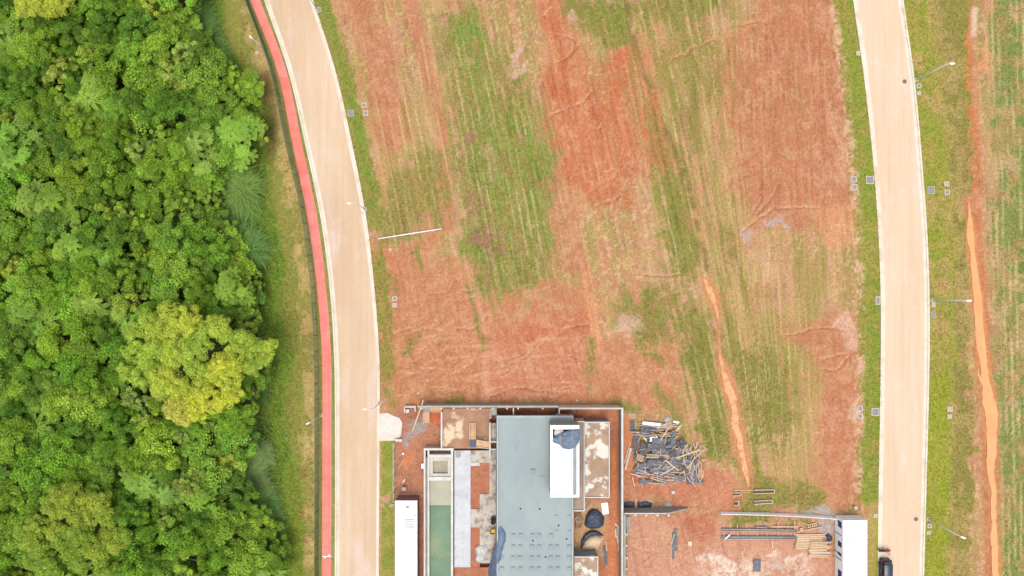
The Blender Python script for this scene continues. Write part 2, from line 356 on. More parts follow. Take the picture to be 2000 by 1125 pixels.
for i in range(46):
    x = rr.uniform(755,1120); y = rr.uniform(560,775)
    if 950 > x > 900 and y < 690: continue
    pts = [(x,y)]; a = rr.uniform(-.3,.15)
    for k in range(rr.randint(2,5)):
        a += rr.uniform(-.35,.35); x += 16*math.cos(a); y += 16*math.sin(a); pts.append((x,y))
    rill(pts, rr.uniform(1.0,2.4), rr.random() < .5, .5)
for i in range(40):
    x = rr.uniform(1170,1320); y = rr.uniform(650,770); pts = [(x,y)]; a = rr.uniform(-.2,.6)
    for k in range(3): a += rr.uniform(-.4,.4); x += 12*math.cos(a); y += 12*math.sin(a); pts.append((x,y))
    rill(pts, 1.1, False, .45)
for i in range(26):                                   # machine tracks down the red lot
    x = rr.uniform(1085,1270); y = rr.uniform(180,260); ln = rr.uniform(50,150)
    rill([(x,y),(x+.12*ln+rr.uniform(-4,4),y+ln*.5),(x+.22*ln,y+ln)], .9, rr.random() < .5, .5)
for i in range(34):
    x = rr.uniform(1060,1290); y = rr.uniform(20,280); ln = rr.uniform(40,130)
    lay(stroke([(x,y),(x+.2*ln,y+ln)], rr.uniform(1,2.4), 3), rr.choice((A(176,88,56), A(230,156,112), A(224,140,98))), .5)
for i in range(14):                                   # sweeping turns of the grader
    x = rr.uniform(1120,1250); y = rr.uniform(230,380); a = rr.uniform(1.2,2.0); pts = [(x,y)]; tw = rr.uniform(-.12,.12)
    for k in range(6): a += tw; x += 14*math.cos(a); y += 14*math.sin(a); pts.append((x,y))
    rill(pts, .9, True, .45)
for i in range(60):                                   # fine ripples washed into the lower lots
    x = rr.uniform(750,1140); y = rr.uniform(650,780); ln = rr.uniform(14,50)
    lay(stroke([(x,y),(x+ln*.5,y-rr.uniform(-4,7)),(x+ln,y-rr.uniform(-6,10))], rr.uniform(.8,1.8), 2.2), rr.choice((A(176,108,78), A(236,186,146), A(226,160,120))), .5)
for i in range(30):
    x = rr.uniform(1420,1660); y = rr.uniform(30,380); ln = rr.uniform(25,90)
    lay(stroke([(x,y),(x+.06*ln,y+ln)], 1.6, 2.5), A(168,92,62), .5)
for i in range(16):                                   # wheel marks curling through the site
    x = rr.uniform(1250,1360); y = rr.uniform(1020,1120); a = rr.uniform(0,6.3); pts = [(x,y)]
    for k in range(5): a += rr.uniform(.1,.5); x += 12*math.cos(a); y += 9*math.sin(a); pts.append((x,y))
    rill(pts, 1.0, True, .4)
# --- verges
dL = PX - R_out(PY); m = sm(-4,2,dL)*sm(46,18,dL + 34*(n2-.5) + 12*(n3-.5))*sm(770,720,PY)
grassy(m*sm(470,430,PY), A(158,154,76), .3, .95); grassy(m*sm(470,430,PY)*sm(6,16,dL)*sm(.36,.62,n1*.4+n2*.6), A(132,154,62), .5, .85)
grassy(m*sm(460,520,PY)*.85, A(156,150,72), .48, .95)
dM = PX - T_r(PY); m = sm(-2,1,dM)*sm(2,-2,PX-L_out(PY)); lay(m, A(156,158,88), .95); lay(m*sm(.45,.6,n2), A(126,142,62), .7)
dQ = Q_lo(PY) - PX; m = sm(-4,2,dQ)*sm(52,26,dQ + 34*(n2-.5) + 12*(n3-.5))*sm(1000,960,PY); grassy(m, A(170,162,78), .28, .95); grassy(m*sm(.36,.6,n1*.4+n2*.6), A(144,158,62), .48, .85)
lay(sm(-4,2,dQ)*sm(24,10,dQ)*sm(975,1000,PY), A(176,164,84), .8); lay(sm(-2,2,dQ)*sm(12,7,dQ+6*n2)*sm(1000,1010,PY), A(170,170,60), .9)
lay(sm(28,38,dQ+14*(n2-.5))*sm(58,44,dQ+14*(n2-.5))*sm(.42,.6,n3*.5+n2*.5)*sm(990,950,PY), A(232,190,158), .6); dE = PX - Q_ro(PY); m = sm(-4,2,dE)*sm(66,36,dE + 40*(n2-.5) + 14*(n3-.5)); grassy(m, A(176,166,80), .26, .95); grassy(m*sm(.36,.6,n1*.4+n2*.6), A(154,162,62), .48, .85); lay(m*sm(.52,.66,fbm(PX/28,PY/40,28,3)), A(206,170,112), .65)
grassy(m*sm(52,30,dE)*sm(700,760,PY), A(158,168,50), .42, .7)
# --- left: mown dry strip, deep grass under the forest edge, forest floor
F = F_b(PY); dF = F - PX
EDGE = curve([(0,432),(70,440),(140,470),(200,520),(330,520),(450,540),(562,556),(700,562),(843,562),(960,575),(1125,580)])
lw = sm(-2,3,dF)
lay(lw, A(196,168,106)); lay(lw*sm(.5,.64,n3*.5+n2*.5), straw, .4); grassy(lw*sm(30,60,dF+25*n2), A(146,152,68), .3, .9); grassy(lw*sm(.4,.6,n2*.6+n1*.4), A(156,150,74), .36, .8)
lay(lw*sm(9,3,dF), A(206,186,140), .7)
lay(sm(3,-1,dF)*sm(2,-2,PX-T_l(PY)), A(150,150,78)); lay(sm(3,-1,dF)*sm(2,-2,PX-T_l(PY))*sm(.45,.6,n2), A(162,150,84), .6)
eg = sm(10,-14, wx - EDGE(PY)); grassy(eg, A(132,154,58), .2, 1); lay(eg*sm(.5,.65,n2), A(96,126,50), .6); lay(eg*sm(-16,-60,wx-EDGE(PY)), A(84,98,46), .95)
for y in (930, 992, 1045): lay(blob(586,y,8,10), A(160,112,78), .85)
lay(stroke([(522,150,12),(530,230,12),(528,300,9)],10,9), A(128,108,66), .8)  # brownish shade beside the forest edge trees, painted into the ground colour
grassy(lw*sm(860,960,PY)*sm(600,580,PX)*sm(540,560,PX), A(136,150,56), .42, .8)
# --- building plots
lay(rect(745,862,770,1150,3), A(150,158,66), 1); lay(rect(745,862,770,1150,3)*sm(.45,.6,n2), A(176,164,92), .7)
lay(rect(772,795,865,1160,3), A(200,138,108)); lay(rect(772,795,865,1160,3)*sm(.42,.6,n2), A(176,124,98), .8)
lay(poly([(784,822),(815,815),(822,850),(800,875),(782,870)],7), A(176,166,160), .85); lay(poly([(782,815),(812,808),(812,824),(784,830)],4), A(176,110,74), .8)
lay(blob(793,911,10,13), A(226,142,96), .8); lay(rect(840,806,862,826), A(222,112,72), .8)
lay(rect(955,797,1214,1160,2), A(194,126,96)); lay(rect(955,797,1214,1160,2)*sm(.42,.62,n2), A(214,146,112), .7)
lay(rect(1120,975,1185,1090,8), A(206,166,122), .85); lay(rect(1180,1030,1199,1150,5), A(222,142,98), .7)
lay(stroke([(1199,880),(1201,1160)],5,3,False), A(226,142,92), .9)
lay(poly([(742,965),(770,963),(770,984),(742,984)],4), A(216,166,132), .95); lay(poly([(742,990),(755,990),(756,999),(742,999)],3), A(216,170,136), .9)
lay(rect(1218,812,1236,930,4), A(222,140,96), .8)
# --- fine grain, then relief
C *= (0.86 + .28*n3 + .10*(n4-.5))[..., None]*(.93+.14*n2)[..., None]
road = (sm(0,1,PX-L_out(PY)-.2)*sm(0,1,R_out(PY)-.2-PX) + sm(0,1,PX-Q_lo(PY)-.2)*sm(0,1,Q_ro(PY)-.2-PX))
nearroad = np.minimum(np.minimum(abs(PX-L_out(PY)),abs(PX-R_out(PY))),np.minimum(abs(PX-Q_lo(PY)),abs(PX-Q_ro(PY))))
mudm = np.maximum(stroke([(x,y,w+1) for x,y,w in MUD1],5,3,False), stroke([(x,y,w+1) for x,y,w in MUD2],5,3,False))
lay(stroke([(x,y,w+5) for x,y,w in MUD2],8,6), A(214,150,108), .7); lay(mudm, A(220,150,98), .9); GR *= (1-mudm)
site = sm(735,745,PX)*sm(1640,1630,PX)*sm(785,800,PY)
Z += (.10*(n2-.5) + .09*(n3-.5) + .05*(streak-.5)) * (1-.75*site) - .02
Z -= .12*mudm
Z = np.where(nearroad < 7, np.minimum(Z, -.02), Z)
Z = np.where(road > .3, -.34, Z)
Z += sm(4,-6,PX-EDGE(PY)+20)*.1*(n2-.5)
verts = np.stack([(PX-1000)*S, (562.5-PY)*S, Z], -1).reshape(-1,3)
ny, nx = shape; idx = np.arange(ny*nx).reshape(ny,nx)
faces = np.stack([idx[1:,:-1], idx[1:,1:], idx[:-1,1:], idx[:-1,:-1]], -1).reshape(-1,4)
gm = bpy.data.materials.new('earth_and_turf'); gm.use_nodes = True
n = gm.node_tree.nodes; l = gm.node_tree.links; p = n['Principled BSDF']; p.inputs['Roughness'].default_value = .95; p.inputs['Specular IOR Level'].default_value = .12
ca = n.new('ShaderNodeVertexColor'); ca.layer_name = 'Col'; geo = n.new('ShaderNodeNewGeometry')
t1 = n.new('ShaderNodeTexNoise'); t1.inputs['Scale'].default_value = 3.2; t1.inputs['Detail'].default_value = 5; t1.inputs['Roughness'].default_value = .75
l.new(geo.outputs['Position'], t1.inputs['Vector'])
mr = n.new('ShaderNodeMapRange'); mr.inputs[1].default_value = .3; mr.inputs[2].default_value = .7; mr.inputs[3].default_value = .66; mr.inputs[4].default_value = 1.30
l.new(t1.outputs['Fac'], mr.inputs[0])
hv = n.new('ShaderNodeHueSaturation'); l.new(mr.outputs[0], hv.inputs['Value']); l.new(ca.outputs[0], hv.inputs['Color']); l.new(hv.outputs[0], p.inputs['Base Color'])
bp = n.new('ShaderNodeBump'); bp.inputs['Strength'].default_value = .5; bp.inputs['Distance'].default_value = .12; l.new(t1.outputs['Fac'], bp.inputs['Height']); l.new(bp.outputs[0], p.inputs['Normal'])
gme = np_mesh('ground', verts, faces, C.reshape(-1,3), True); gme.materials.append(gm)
ground = bpy.data.objects.new('ground', gme); COL.objects.link(ground); tag(ground, kind='structure')
def gz(px, py):
    return float(Z[np.clip(np.searchsorted(gy, py), 0, ny-1), np.clip(np.searchsorted(gx, px), 0, nx-1)])

# turf blades standing on the green parts of the sheet (uncountable)
def tufts():
    w = GR.copy(); w[(PX < 470) | (PX > 2010) | (PY < -10) | (PY > 1135)] = 0; w[road > .1] = 0
    w[(PX > 741) & (PX < 1640) & (PY > 800) & (PX*0 + 1 > 0) & (PX < 1216)] = 0
    w = np.where(w > .35, w, 0).ravel(); pick = nrng.choice(len(w), 52000, p=w/w.sum())
    cc = C.reshape(-1,3)[pick]; b = verts[pick] + np.c_[nrng.uniform(-.08,.08,(len(pick),2)), np.zeros(len(pick))]
    V = []; CC = []
    for k in range(3):
        a = nrng.uniform(0, 6.283, len(pick)); ln = nrng.uniform(.10,.26,len(pick)); hh = nrng.uniform(.06,.2,len(pick)); wd = .035
        dx, dy = np.cos(a), np.sin(a)
        p0 = b + np.c_[-dy*wd, dx*wd, np.zeros_like(a)-.02]; p1 = b + np.c_[dy*wd, -dx*wd, np.zeros_like(a)-.02]; p2 = b + np.c_[dx*ln, dy*ln, hh]
        V.append(np.stack([p0,p1,p2],1)); CC.append(np.repeat((cc*nrng.uniform(.75,1.35,(len(pick),1)))[:,None],3,1))
    V = np.concatenate(V).reshape(-1,3); CC = np.concatenate(CC).reshape(-1,3)
    me = np_mesh('grass', V, np.arange(len(V)).reshape(-1,3), CC); me.materials.append(gm)
    o = bpy.data.objects.new('grass', me); COL.objects.link(o)
    tag(o, 'short green and straw coloured turf growing over the verges and vacant lots', 'grass', kind='stuff')
tufts()

# ---------------------------------------------------------------- roads, kerbs, track, muddy water
ROWS = np.arange(-400, 1700.1, 10.0)
def strip(name, fa, fb, za, zb, m, thick=0, rows_=ROWS, kind='structure'):
    v = []; f = []
    for y in rows_:
        a, b = float(fa(y)), float(fb(y))
        v += [((a-1000)*S, (562.5-y)*S, za), ((b-1000)*S, (562.5-y)*S, zb)]
        if thick: v += [((b-1000)*S, (562.5-y)*S, zb-thick), ((a-1000)*S, (562.5-y)*S, za-thick)]
    k = 4 if thick else 2
    for i in range(len(rows_)-1):
        for j in range(k if thick else 1):
            f.append((i*k+j, (i+1)*k+j, (i+1)*k+(j+1) % k, i*k+(j+1) % k))
    g = G(); g.v = v; g.f = f; o = g.build(name, m); tag(o, kind=kind); return o
m_roadL = mat('dusty_road_tan', A(237,209,178), A(227,194,160), .09, .9, .25, 30, c3=A(238,214,196), scale3=.22, lo3=.52, hi3=.68, stretch=(1,.35,1))
m_roadR = mat('dusty_road_pale', A(245,218,190), A(241,209,178), .09, .9, .25, 30, c3=A(248,222,202), scale3=.6, lo3=.55, hi3=.75, stretch=(1,.4,1))
m_kerb = mat('kerb_concrete', A(250,240,222), A(240,224,200), .5, .85, .2, 20, c3=A(232,206,178), scale3=.25, lo3=.55, hi3=.7)
def tyre_wear(m):
    nt = m.node_tree; n = nt.nodes; l = nt.links; p = n['Principled BSDF']; src = p.inputs['Base Color'].links[0].from_socket
    geo = n.new('ShaderNodeNewGeometry'); vm = n.new('ShaderNodeVectorMath'); vm.operation = 'MULTIPLY'; vm.inputs[1].default_value = (1.5,.05,1); l.new(geo.outputs['Position'], vm.inputs[0])
    t = n.new('ShaderNodeTexNoise'); t.inputs['Scale'].default_value = 1; t.inputs['Detail'].default_value = 5; l.new(vm.outputs[0], t.inputs['Vector'])
    t2 = n.new('ShaderNodeTexNoise'); t2.inputs['Scale'].default_value = 2.6; t2.inputs['Detail'].default_value = 8; t2.inputs['Roughness'].default_value = .8; l.new(geo.outputs['Position'], t2.inputs['Vector'])
    ad = n.new('ShaderNodeMath'); ad.operation = 'ADD'; l.new(t.outputs['Fac'], ad.inputs[0]); l.new(t2.outputs['Fac'], ad.inputs[1])
    r = n.new('ShaderNodeMapRange'); r.inputs[1].default_value = .75; r.inputs[2].default_value = 1.25; r.inputs[3].default_value = .91; r.inputs[4].default_value = 1.06; l.new(ad.outputs[0], r.inputs[0])
    h = n.new('ShaderNodeHueSaturation'); l.new(src, h.inputs['Color']); l.new(r.outputs[0], h.inputs['Value']); l.new(h.outputs[0], p.inputs['Base Color'])
tyre_wear(m_roadL); tyre_wear(m_roadR)
strip('road', L_in, R_in, -.10, -.10, m_roadL)
strip('road', Q_li, Q_ri, -.10, -.10, m_roadR)
off = lambda f, d_: (lambda y: f(y) + d_)
for a, b, sgn in ((L_out, L_in, 1), (R_in, R_out, -1), (Q_lo, Q_li, 1), (Q_ri, Q_ro, -1)):
    if sgn > 0:
        strip('kerb', off(a,-.8), off(a, 2.6), .03, .03, m_kerb, .5); strip('gutter', off(a, 2.6), off(b, .6), -.085, -.094, m_kerb)
    else:
        strip('kerb', off(b, -2.6), off(b,.8), .03, .03, m_kerb, .5); strip('gutter', off(a, -.6), off(b, -2.6), -.094, -.085, m_kerb)

m_track = mat('red_track', A(255,150,138,1.55), A(250,140,128,1.55), .5, .85, .15, 25, c3=A(240,134,118,1.6), scale3=.5, lo3=.48, hi3=.72, tint=.07)
m_trackd = mat('red_track_worn', A(250,134,120,1.55), A(244,126,112,1.55), .5, .85, .15, 25)
trk = tag(bpy.data.objects.new('cycle_track', None), kind='structure'); COL.objects.link(trk)
y = -60.0; k = 0
while y < 1185:
    y2 = y + 23.5; g = G(); r0 = []
    for yy in np.linspace(y + .12, y2 - .12, 4):
        a, b = float(T_l(yy)), float(T_r(yy)); r0.append((a, b, yy))
    vv = []; ff = []
    for a, b, yy in r0: vv += [((a-1000)*S,(562.5-yy)*S,.03), ((b-1000)*S,(562.5-yy)*S,.03), ((b-1000)*S,(562.5-yy)*S,-.1), ((a-1000)*S,(562.5-yy)*S,-.1)]
    for i in range(3):
        for j in range(4): ff.append((i*4+j, (i+1)*4+j, (i+1)*4+(j+1) % 4, i*4+(j+1) % 4))
    ff += [(0,1,2,3), (15,14,13,12)]
    g.add(vv, ff); g.build('slab', m_trackd if k in (9, 16) else m_track, trk); y = y2; k += 1
strip('joint_bed', off(T_l, .6), off(T_r, -.6), .012, .012, mat('joint_sand', A(176,92,78)))
# distance mark painted on the track
m_paint = mat('white_paint', (.8,.8,.78))
g = G(); a = W(629.5,1085.8,0); b = W(647.5,1087.2,0); g.box(a.x,a.y,.034,b.x,b.y,.038)
a = W(642,1082.5); b = W(644.5,1085.7); g.box(a.x,a.y,.034,b.x,b.y,.038); a = W(633.5,1087.3); b = W(636,1090.5); g.box(a.x,a.y,.034,b.x,b.y,.038)
tag(g.build('track_marking', m_paint), 'white line with a small tick above and below painted across the red track', 'marking')

m_mud = mat('muddy_water', A(244,182,120), A(238,170,108), .25, .35, 0, c3=A(230,160,104), scale3=.12, spec=.5)
def mud(name, pts, zz=-.075, wk=1.0, m=None):
    P = np.array(pts, float); t = np.arange(len(P)); tt = np.linspace(0, len(P)-1, 160)
    xs, ys, ws = (np.interp(tt, t, P[:,i]) for i in range(3)); g = G(); v = []
    nl = fbm(tt*1.3, tt*0+2.2, 4, 4); nr = fbm(tt*1.3, tt*0+9.2, 6, 4)
    for i in range(len(tt)):
        a = ws[i]*(.1+1.35*nl[i])*wk; b = ws[i]*(.1+1.35*nr[i])*wk
        v += [((xs[i]-a-1000)*S, (562.5-ys[i])*S, zz), ((xs[i]+b-1000)*S, (562.5-ys[i])*S, zz)]
    g.add(v, [(2*i, 2*i+2, 2*i+3, 2*i+1) for i in range(len(tt)-1)]); tag(g.build(name, m or m_mud), kind='structure')
mud('muddy_water', MUD1); mud('wet_sand', MUD2, -.075, .85, mat('wet_sand_rut', A(238,186,134), A(230,170,118), .6, .6, .2, 8, c3=A(206,142,98), scale3=1.2, lo3=.5, hi3=.64)); mud('muddy_water', [(1896,680,1),(1900,695,2.2),(1907,715,2.6),(1913,735,3),(1920,750,4)], -.069)
mud('muddy_water', [(1207,800,1),(1206.5,830,2),(1206,900,2.6),(1205.5,960,3),(1204,985,1)]); mud('muddy_water', [(1206,1082,1),(1206,1110,3),(1206,1160,3)])

# ---------------------------------------------------------------- green mesh fence beside the track
m_fence = mat('green_fence_wire', A(84,122,80), A(72,110,70), 2, .6, spec=.4)
m_post = mat('green_fence_post', A(120,146,104), A(104,130,90), 2, .6)
fence = empty('mesh_fence', W(622,562), 'tall dark green welded mesh fence following the red track along the forest', 'fence')
ypos = np.arange(-90, 1220, 31.0); FH = 2.25
for i, y in enumerate(ypos):
    a = W(float(F_b(y)), y); 
    g = G(); g.box(a.x-.04, a.y-.04, -.1, a.x+.04, a.y+.04, FH+.06); g.build('post', m_post, fence)
    if i == len(ypos)-1: break
    b = W(float(F_b(ypos[i+1])), ypos[i+1]); dv = b-a; L = dv.length; t = dv/L; g = G(); nr = int(L/.062)
    for q in range(1, nr):
        c = a + t*(L*q/nr); w = t*.009; nn = Vector((-t.y, t.x, 0))*.009
        vv = [c-w-nn, c+w-nn, c+w+nn, c-w+nn]; z0 = .05
        g.add([(p.x,p.y,z0) for p in vv]+[(p.x,p.y,FH) for p in vv], [(0,1,5,4),(1,2,6,5),(2,3,7,6),(3,0,4,7),(4,5,6,7)])
    for z in (.15,.8,1.45,2.1): g.beam(a+Vector((0,0,z)), b+Vector((0,0,z)), .03, .05)
    g.build('wire_panel', m_fence, fence)
    g = G(); g.beam(a+Vector((0,0,FH+.02)), b+Vector((0,0,FH+.02)), .06, .05); g.build('top_rail', m_post, fence)

# ---------------------------------------------------------------- street lamps
m_pole = mat('galvanised_pole', A(236,236,232), A(220,220,216), 3, .6)
m_head = mat('lamp_head', (.78,.78,.76)); m_lens = mat('lamp_lens', (.7,.72,.75), rough=.2)
m_cap = mat('concrete_cap', A(226,206,184), A(206,190,170), 3, .9)
def lamp(px, py, h, arm, label, rz):
    tk = 1.0 if px > 1000 else .7; hk = 1.0 if px > 1000 else .75
    b = W(px, py); t = empty('street_lamp', b, label, 'street lamp', 'street lamps along the two roads')
    g = G(); g.box(b.x-.28,b.y-.28,-.15,b.x+.28,b.y+.28,.05); g.build('footing', m_cap, t)
    g = G(); g.tube(b, b+Vector((0,0,h)), .11*tk, .075*tk, 10); g.build('pole', m_pole, t, True)
    dr = Vector((math.cos(rz), math.sin(rz), 0)); tp = b+Vector((0,0,h)); e = tp+dr*arm+Vector((0,0,.12))
    g = G(); g.tube(tp-Vector((0,0,.15)), e, .04, .035, 8); g.build('arm', m_pole, t, True)
    g = G(); side = Vector((-dr.y,dr.x,0))
    ring = lambda c, w, hh: [c-side*w-Vector((0,0,hh)), c+side*w-Vector((0,0,hh)), c+side*w*.7+Vector((0,0,hh)), c-side*w*.7+Vector((0,0,hh))]
    g.loft([ring(e-dr*.08,.07*hk,.03), ring(e+dr*.15,.15*hk,.06), ring(e+dr*.55*hk,.16*hk,.05), ring(e+dr*.72*hk,.07*hk,.02)]); g.build('lamp_head', m_head, t)
    g = G(); q = e+dr*.35-Vector((0,0,.07)); g.box(q.x-.14,q.y-.1,q.z-.01,q.x+.14,q.y+.1,q.z+.005); g.build('lens', m_lens, t)
lamp(1790,156,7.7,.25,'tall grey street lamp on the right verge near the top manhole',0)
lamp(1822,585.5,7.5,.25,'tall grey street lamp beside the muddy ditch halfway up the right road',0)
lamp(1813,1013,7.4,.25,'tall grey street lamp on the right verge below the long mud channel',-.4)
lamp(713,408,5.3,1.0,'street lamp with arm over the curved road above the white pipe',math.radians(170))
lamp(742,787,5.3,1.0,'street lamp with arm over the curved road beside the concrete driveway',math.radians(180))
lamp(520,101,5.2,.3,'small lamp beside the red track near the top of the fence',math.radians(140))
lamp(627,811,5.2,.3,'small lamp beside the red track level with the concrete driveway',math.radians(205))
lamp(619,17,5.3,.5,'street lamp at the top bend of the curved road beside a grey box',math.radians(190))

# ---------------------------------------------------------------- inspection boxes and manholes
m_boxrim = mat('box_rim', A(236,228,214), A(222,206,186), 4, .9); m_lid = mat('box_lid', A(168,166,168), A(150,148,152), 5, .8, .3, 30)
m_lidp = mat('box_lid_pale', A(222,196,176), A(206,176,156), 5, .9)
def ubox(px, py, w, h, label, lidm=m_lid, rim=.11, rz=0.0):
    c = W(px, py); t = empty('inspection_box', c, label, 'utility box', 'inspection boxes along the verges'); wx_, hy = w*S/2, h*S/2
    z0, z1 = -.3, .09
    g = G(); g.box(c.x-wx_,c.y-hy,z0,c.x+wx_,c.y-hy+rim,z1); g.box(c.x-wx_,c.y+hy-rim,z0,c.x+wx_,c.y+hy,z1)
    g.box(c.x-wx_,c.y-hy+rim,z0,c.x-wx_+rim,c.y+hy-rim,z1); g.box(c.x+wx_-rim,c.y-hy+rim,z0,c.x+wx_,c.y+hy-rim,z1)
    g.build('rim', m_boxrim, t)
    g = G(); g.box(c.x-wx_+rim+.01,c.y-hy+rim+.01,z0,c.x+wx_-rim-.01,c.y+hy-rim-.01,z1-.025); g.build('lid', lidm, t)
    t.rotation_euler.z = rz
ubox(711,205.5,9.5,9.5,'small grey box on the left road verge, upper of the pair',rz=.1); ubox(714.5,221,9.5,9.5,'small grey box on the left road verge, lower of the pair',rz=.1)
ubox(685.5,221,12,12,'large grey box lid in green grass beside the curved road',rim=.06,rz=.1)
ubox(771,583.5,9,9,'small white rimmed box below the white pipe, upper of the pair'); ubox(771,596,8,8,'small broken white box below the white pipe, lower of the pair',m_lidp)
ubox(1667.5,350,10.5,10.5,'small white rimmed box beside red soil above the orange patch, upper of the pair'); ubox(1669,365.5,10.5,10.5,'small white rimmed box beside red soil above the orange patch, lower of the pair')
ubox(1698.7,351.7,15,15,'large grey box lid on the grass strip left of the right road, upper half',rim=.1,rz=-.04)
ubox(1848.7,359,9.5,9.5,'small box right of the right road above the mud, upper of the pair',m_lidp); ubox(1849.5,375.7,10,10,'small box right of the right road above the mud, lower of the pair')
ubox(1818,371.3,13.5,14.5,'large grey box lid in the grass right of the right road',rim=.06)
ubox(1714.3,587,9,16,'tall narrow grey box against the left kerb of the right road'); ubox(1822.5,614,7,14,'dark narrow box lid against the right kerb of the right road',rim=.04)
ubox(1823,595,7,9,'pale small box at the foot of the middle right street lamp',m_lidp)
ubox(1679.5,797.5,10,10,'small grey box beside the bare red strip, upper of the pair'); ubox(1679.5,812.5,10,10,'small grey box beside the bare red strip, lower of the pair')
ubox(1709.3,804.3,15,15,'large grey box lid on the grass strip left of the right road, lower half',rim=.1)
ubox(1855,799,10,10,'pinkish small box near the wide mud channel, upper of the pair',m_lidp); ubox(1854,813.5,8,8,'pinkish small box near the wide mud channel, lower of the pair',m_lidp)
ubox(1676,104.5,7.5,7.5,'tiny white box with grey centre at the upper left kerb of the right road',rim=.2); ubox(1794.5,168,9,8.5,'grey box beside the top right street lamp'); ubox(1794.5,182,7,6.5,'tiny pale box below the grey box by the top right lamp',m_lidp)
ubox(1709.5,1007,7,7,'tiny white box with grey centre above the parked motorcycle',rim=.18); ubox(1815,1027,8,8,'small grey box below the lowest right street lamp'); ubox(1813.5,1040.5,7,7,'small pale box below the lowest right street lamp',m_lidp)
ubox(502.5,103,6,6,'small cream box left of the fence near its top lamp',m_lidp); ubox(623.5,20,8.5,9,'grey box on the verge at the top bend of the curved road',rim=.06,rz=.3)
m_iron = mat('manhole_iron', A(150,124,110), A(128,104,94), 8, .7); m_iron2 = mat('manhole_ring', A(206,180,156))
for px, py, lb in ((1767.5,158.8,'round dark iron manhole cover in the right road near the top'), (1789.8,1014.3,'round dark iron manhole cover in the right road near the bottom')):
    c = W(px, py); t = empty('manhole_cover', (c.x,c.y,-.1), lb, 'manhole', 'manholes in the right road')
    g = G(); g.tube((c.x,c.y,-.12),(c.x,c.y,-.09),.37,.37,24); g.build('frame', m_iron2, t)
    g = G(); g.tube((c.x,c.y,-.12),(c.x,c.y,-.084),.30,.30,24); g.build('cover', m_iron, t)

# ---------------------------------------------------------------- white pipe lying on the verge
m_white = mat('white_plastic', (.80,.80,.80), (.74,.74,.75), 2, .5)
a = W(738,466.3,.25); b = W(863,446.6,.25); pt = empty('white_pipe', (a.x,a.y,0), 'long white pipe lying from the curved road towards the red dirt track', 'pipe')
g = G(); g.tube(a, b, .10, n=12); g.build('pipe_run', mat('grey_white_pipe',(.66,.66,.67),(.6,.6,.61),2,.5), pt, True)
g = G(); g.tube(W(719.5,469.5,.18), a, .07, n=10); tag(g.build('pipe_end', mat('rusty_pipe_end', A(232,182,130)), pt, True), 'thin tan end of the pipe')
for f_ in (.25,.55,.85):
    q = a.lerp(b, f_); g = G(); g.box(q.x-.1,q.y-.22,-.15,q.x+.1,q.y+.22,.13); g.build('support_block', m_cap, pt)
# ================================================================ building site
m_conc = mat('raw_concrete', A(188,184,176), A(168,162,152), .8, .9, .3, 14, c3=A(206,200,192), scale3=2, lo3=.55, hi3=.7)
m_concp = mat('pale_concrete', A(232,226,214), A(214,206,192), .9, .9, .25, 14, c3=A(196,184,168), scale3=1.5, lo3=.58, hi3=.7)
m_wallw = mat('limewashed_wall', A(240,236,230), A(224,218,210), .7, .9, .2, 10, c3=A(222,198,176), scale3=1.2, lo3=.6, hi3=.75)
m_plaster = mat('grey_render', A(176,184,182), A(160,168,168), .6, .9, .15, 10)
m_roofg = mat('grey_waterproofing', A(176,187,187), A(167,179,180), .3, .75, .15, 9, c3=A(160,172,175), scale3=.9, lo3=.56, hi3=.76, stretch=(1,.45,1))
m_roofe = mat('grey_roof_edge', A(196,206,205), A(184,194,194), .8, .75)
m_slab = mat('stained_slab', A(198,168,140), A(178,150,126), .5, .95, .25, 12, c3=A(246,240,226), scale3=.42, lo3=.50, hi3=.56)
m_terr = mat('brown_slab', A(196,150,118), A(176,132,104), .5, .95, .2, 12, c3=A(240,216,184), scale3=.36, lo3=.55, hi3=.62)
m_deck = mat('whitened_screed', A(228,228,230), A(212,212,216), .5, .9, .2, 16, c3=A(184,184,190), scale3=1.3, lo3=.54, hi3=.74)
m_deckd = mat('dirty_screed', A(218,208,194), A(186,170,154), .45, .95, .2, 14, c3=A(150,132,118), scale3=.9, lo3=.5, hi3=.66)
m_soil = mat('fill_soil', A(200,134,104), A(180,112,84), .9, .95, .5, 8)
m_soild = mat('pit_soil', A(150,92,68), A(128,78,60), .9, .95, .5, 8)
m_sheet = mat('white_roof_sheet', (.63,.63,.645), (.585,.585,.60), .4, .5, c3=(.50,.50,.515), scale3=.9, lo3=.6, hi3=.8, stretch=(.25,1,1))
m_frame = mat('white_parapet', (.80,.79,.80), (.75,.74,.76), .6, .7)
m_brick = mat('brick_red_render', A(206,138,116), A(188,118,100), .9, .9)
m_pine = mat('pale_timber', A(250,222,184), A(236,200,160), 3, .85, c3=A(190,150,112), scale3=9, lo3=.55, hi3=.7, tint=.22, stretch=(1,1,1))
m_pine2 = mat('weathered_timber', A(232,216,202), A(208,190,176), 3, .9, c3=A(150,128,116), scale3=9, tint=.28)
m_orange = mat('fresh_timber', A(250,206,156), A(240,188,136), 3, .85, tint=.1)
m_form = mat('black_film_plywood', A(106,108,118), A(82,84,94), 2, .55, c3=A(176,170,166), scale3=3.5, lo3=.54, hi3=.72, tint=.5, spec=.4)
m_tarp = mat('blue_grey_tarpaulin', A(118,138,164), A(96,116,142), 1.4, .55, .6, 3, c3=A(150,168,190), scale3=2.2, lo3=.58, hi3=.7, spec=.4)
m_tarpd = mat('dark_tarpaulin', A(72,84,104), A(54,64,82), 1.6, .5, .6, 3, c3=A(112,128,152), scale3=2.5, lo3=.58, hi3=.7, spec=.45)
m_clear = mat('clear_plastic', A(206,202,198), A(190,188,188), 2.5, .3, .5, 4, spec=.5)
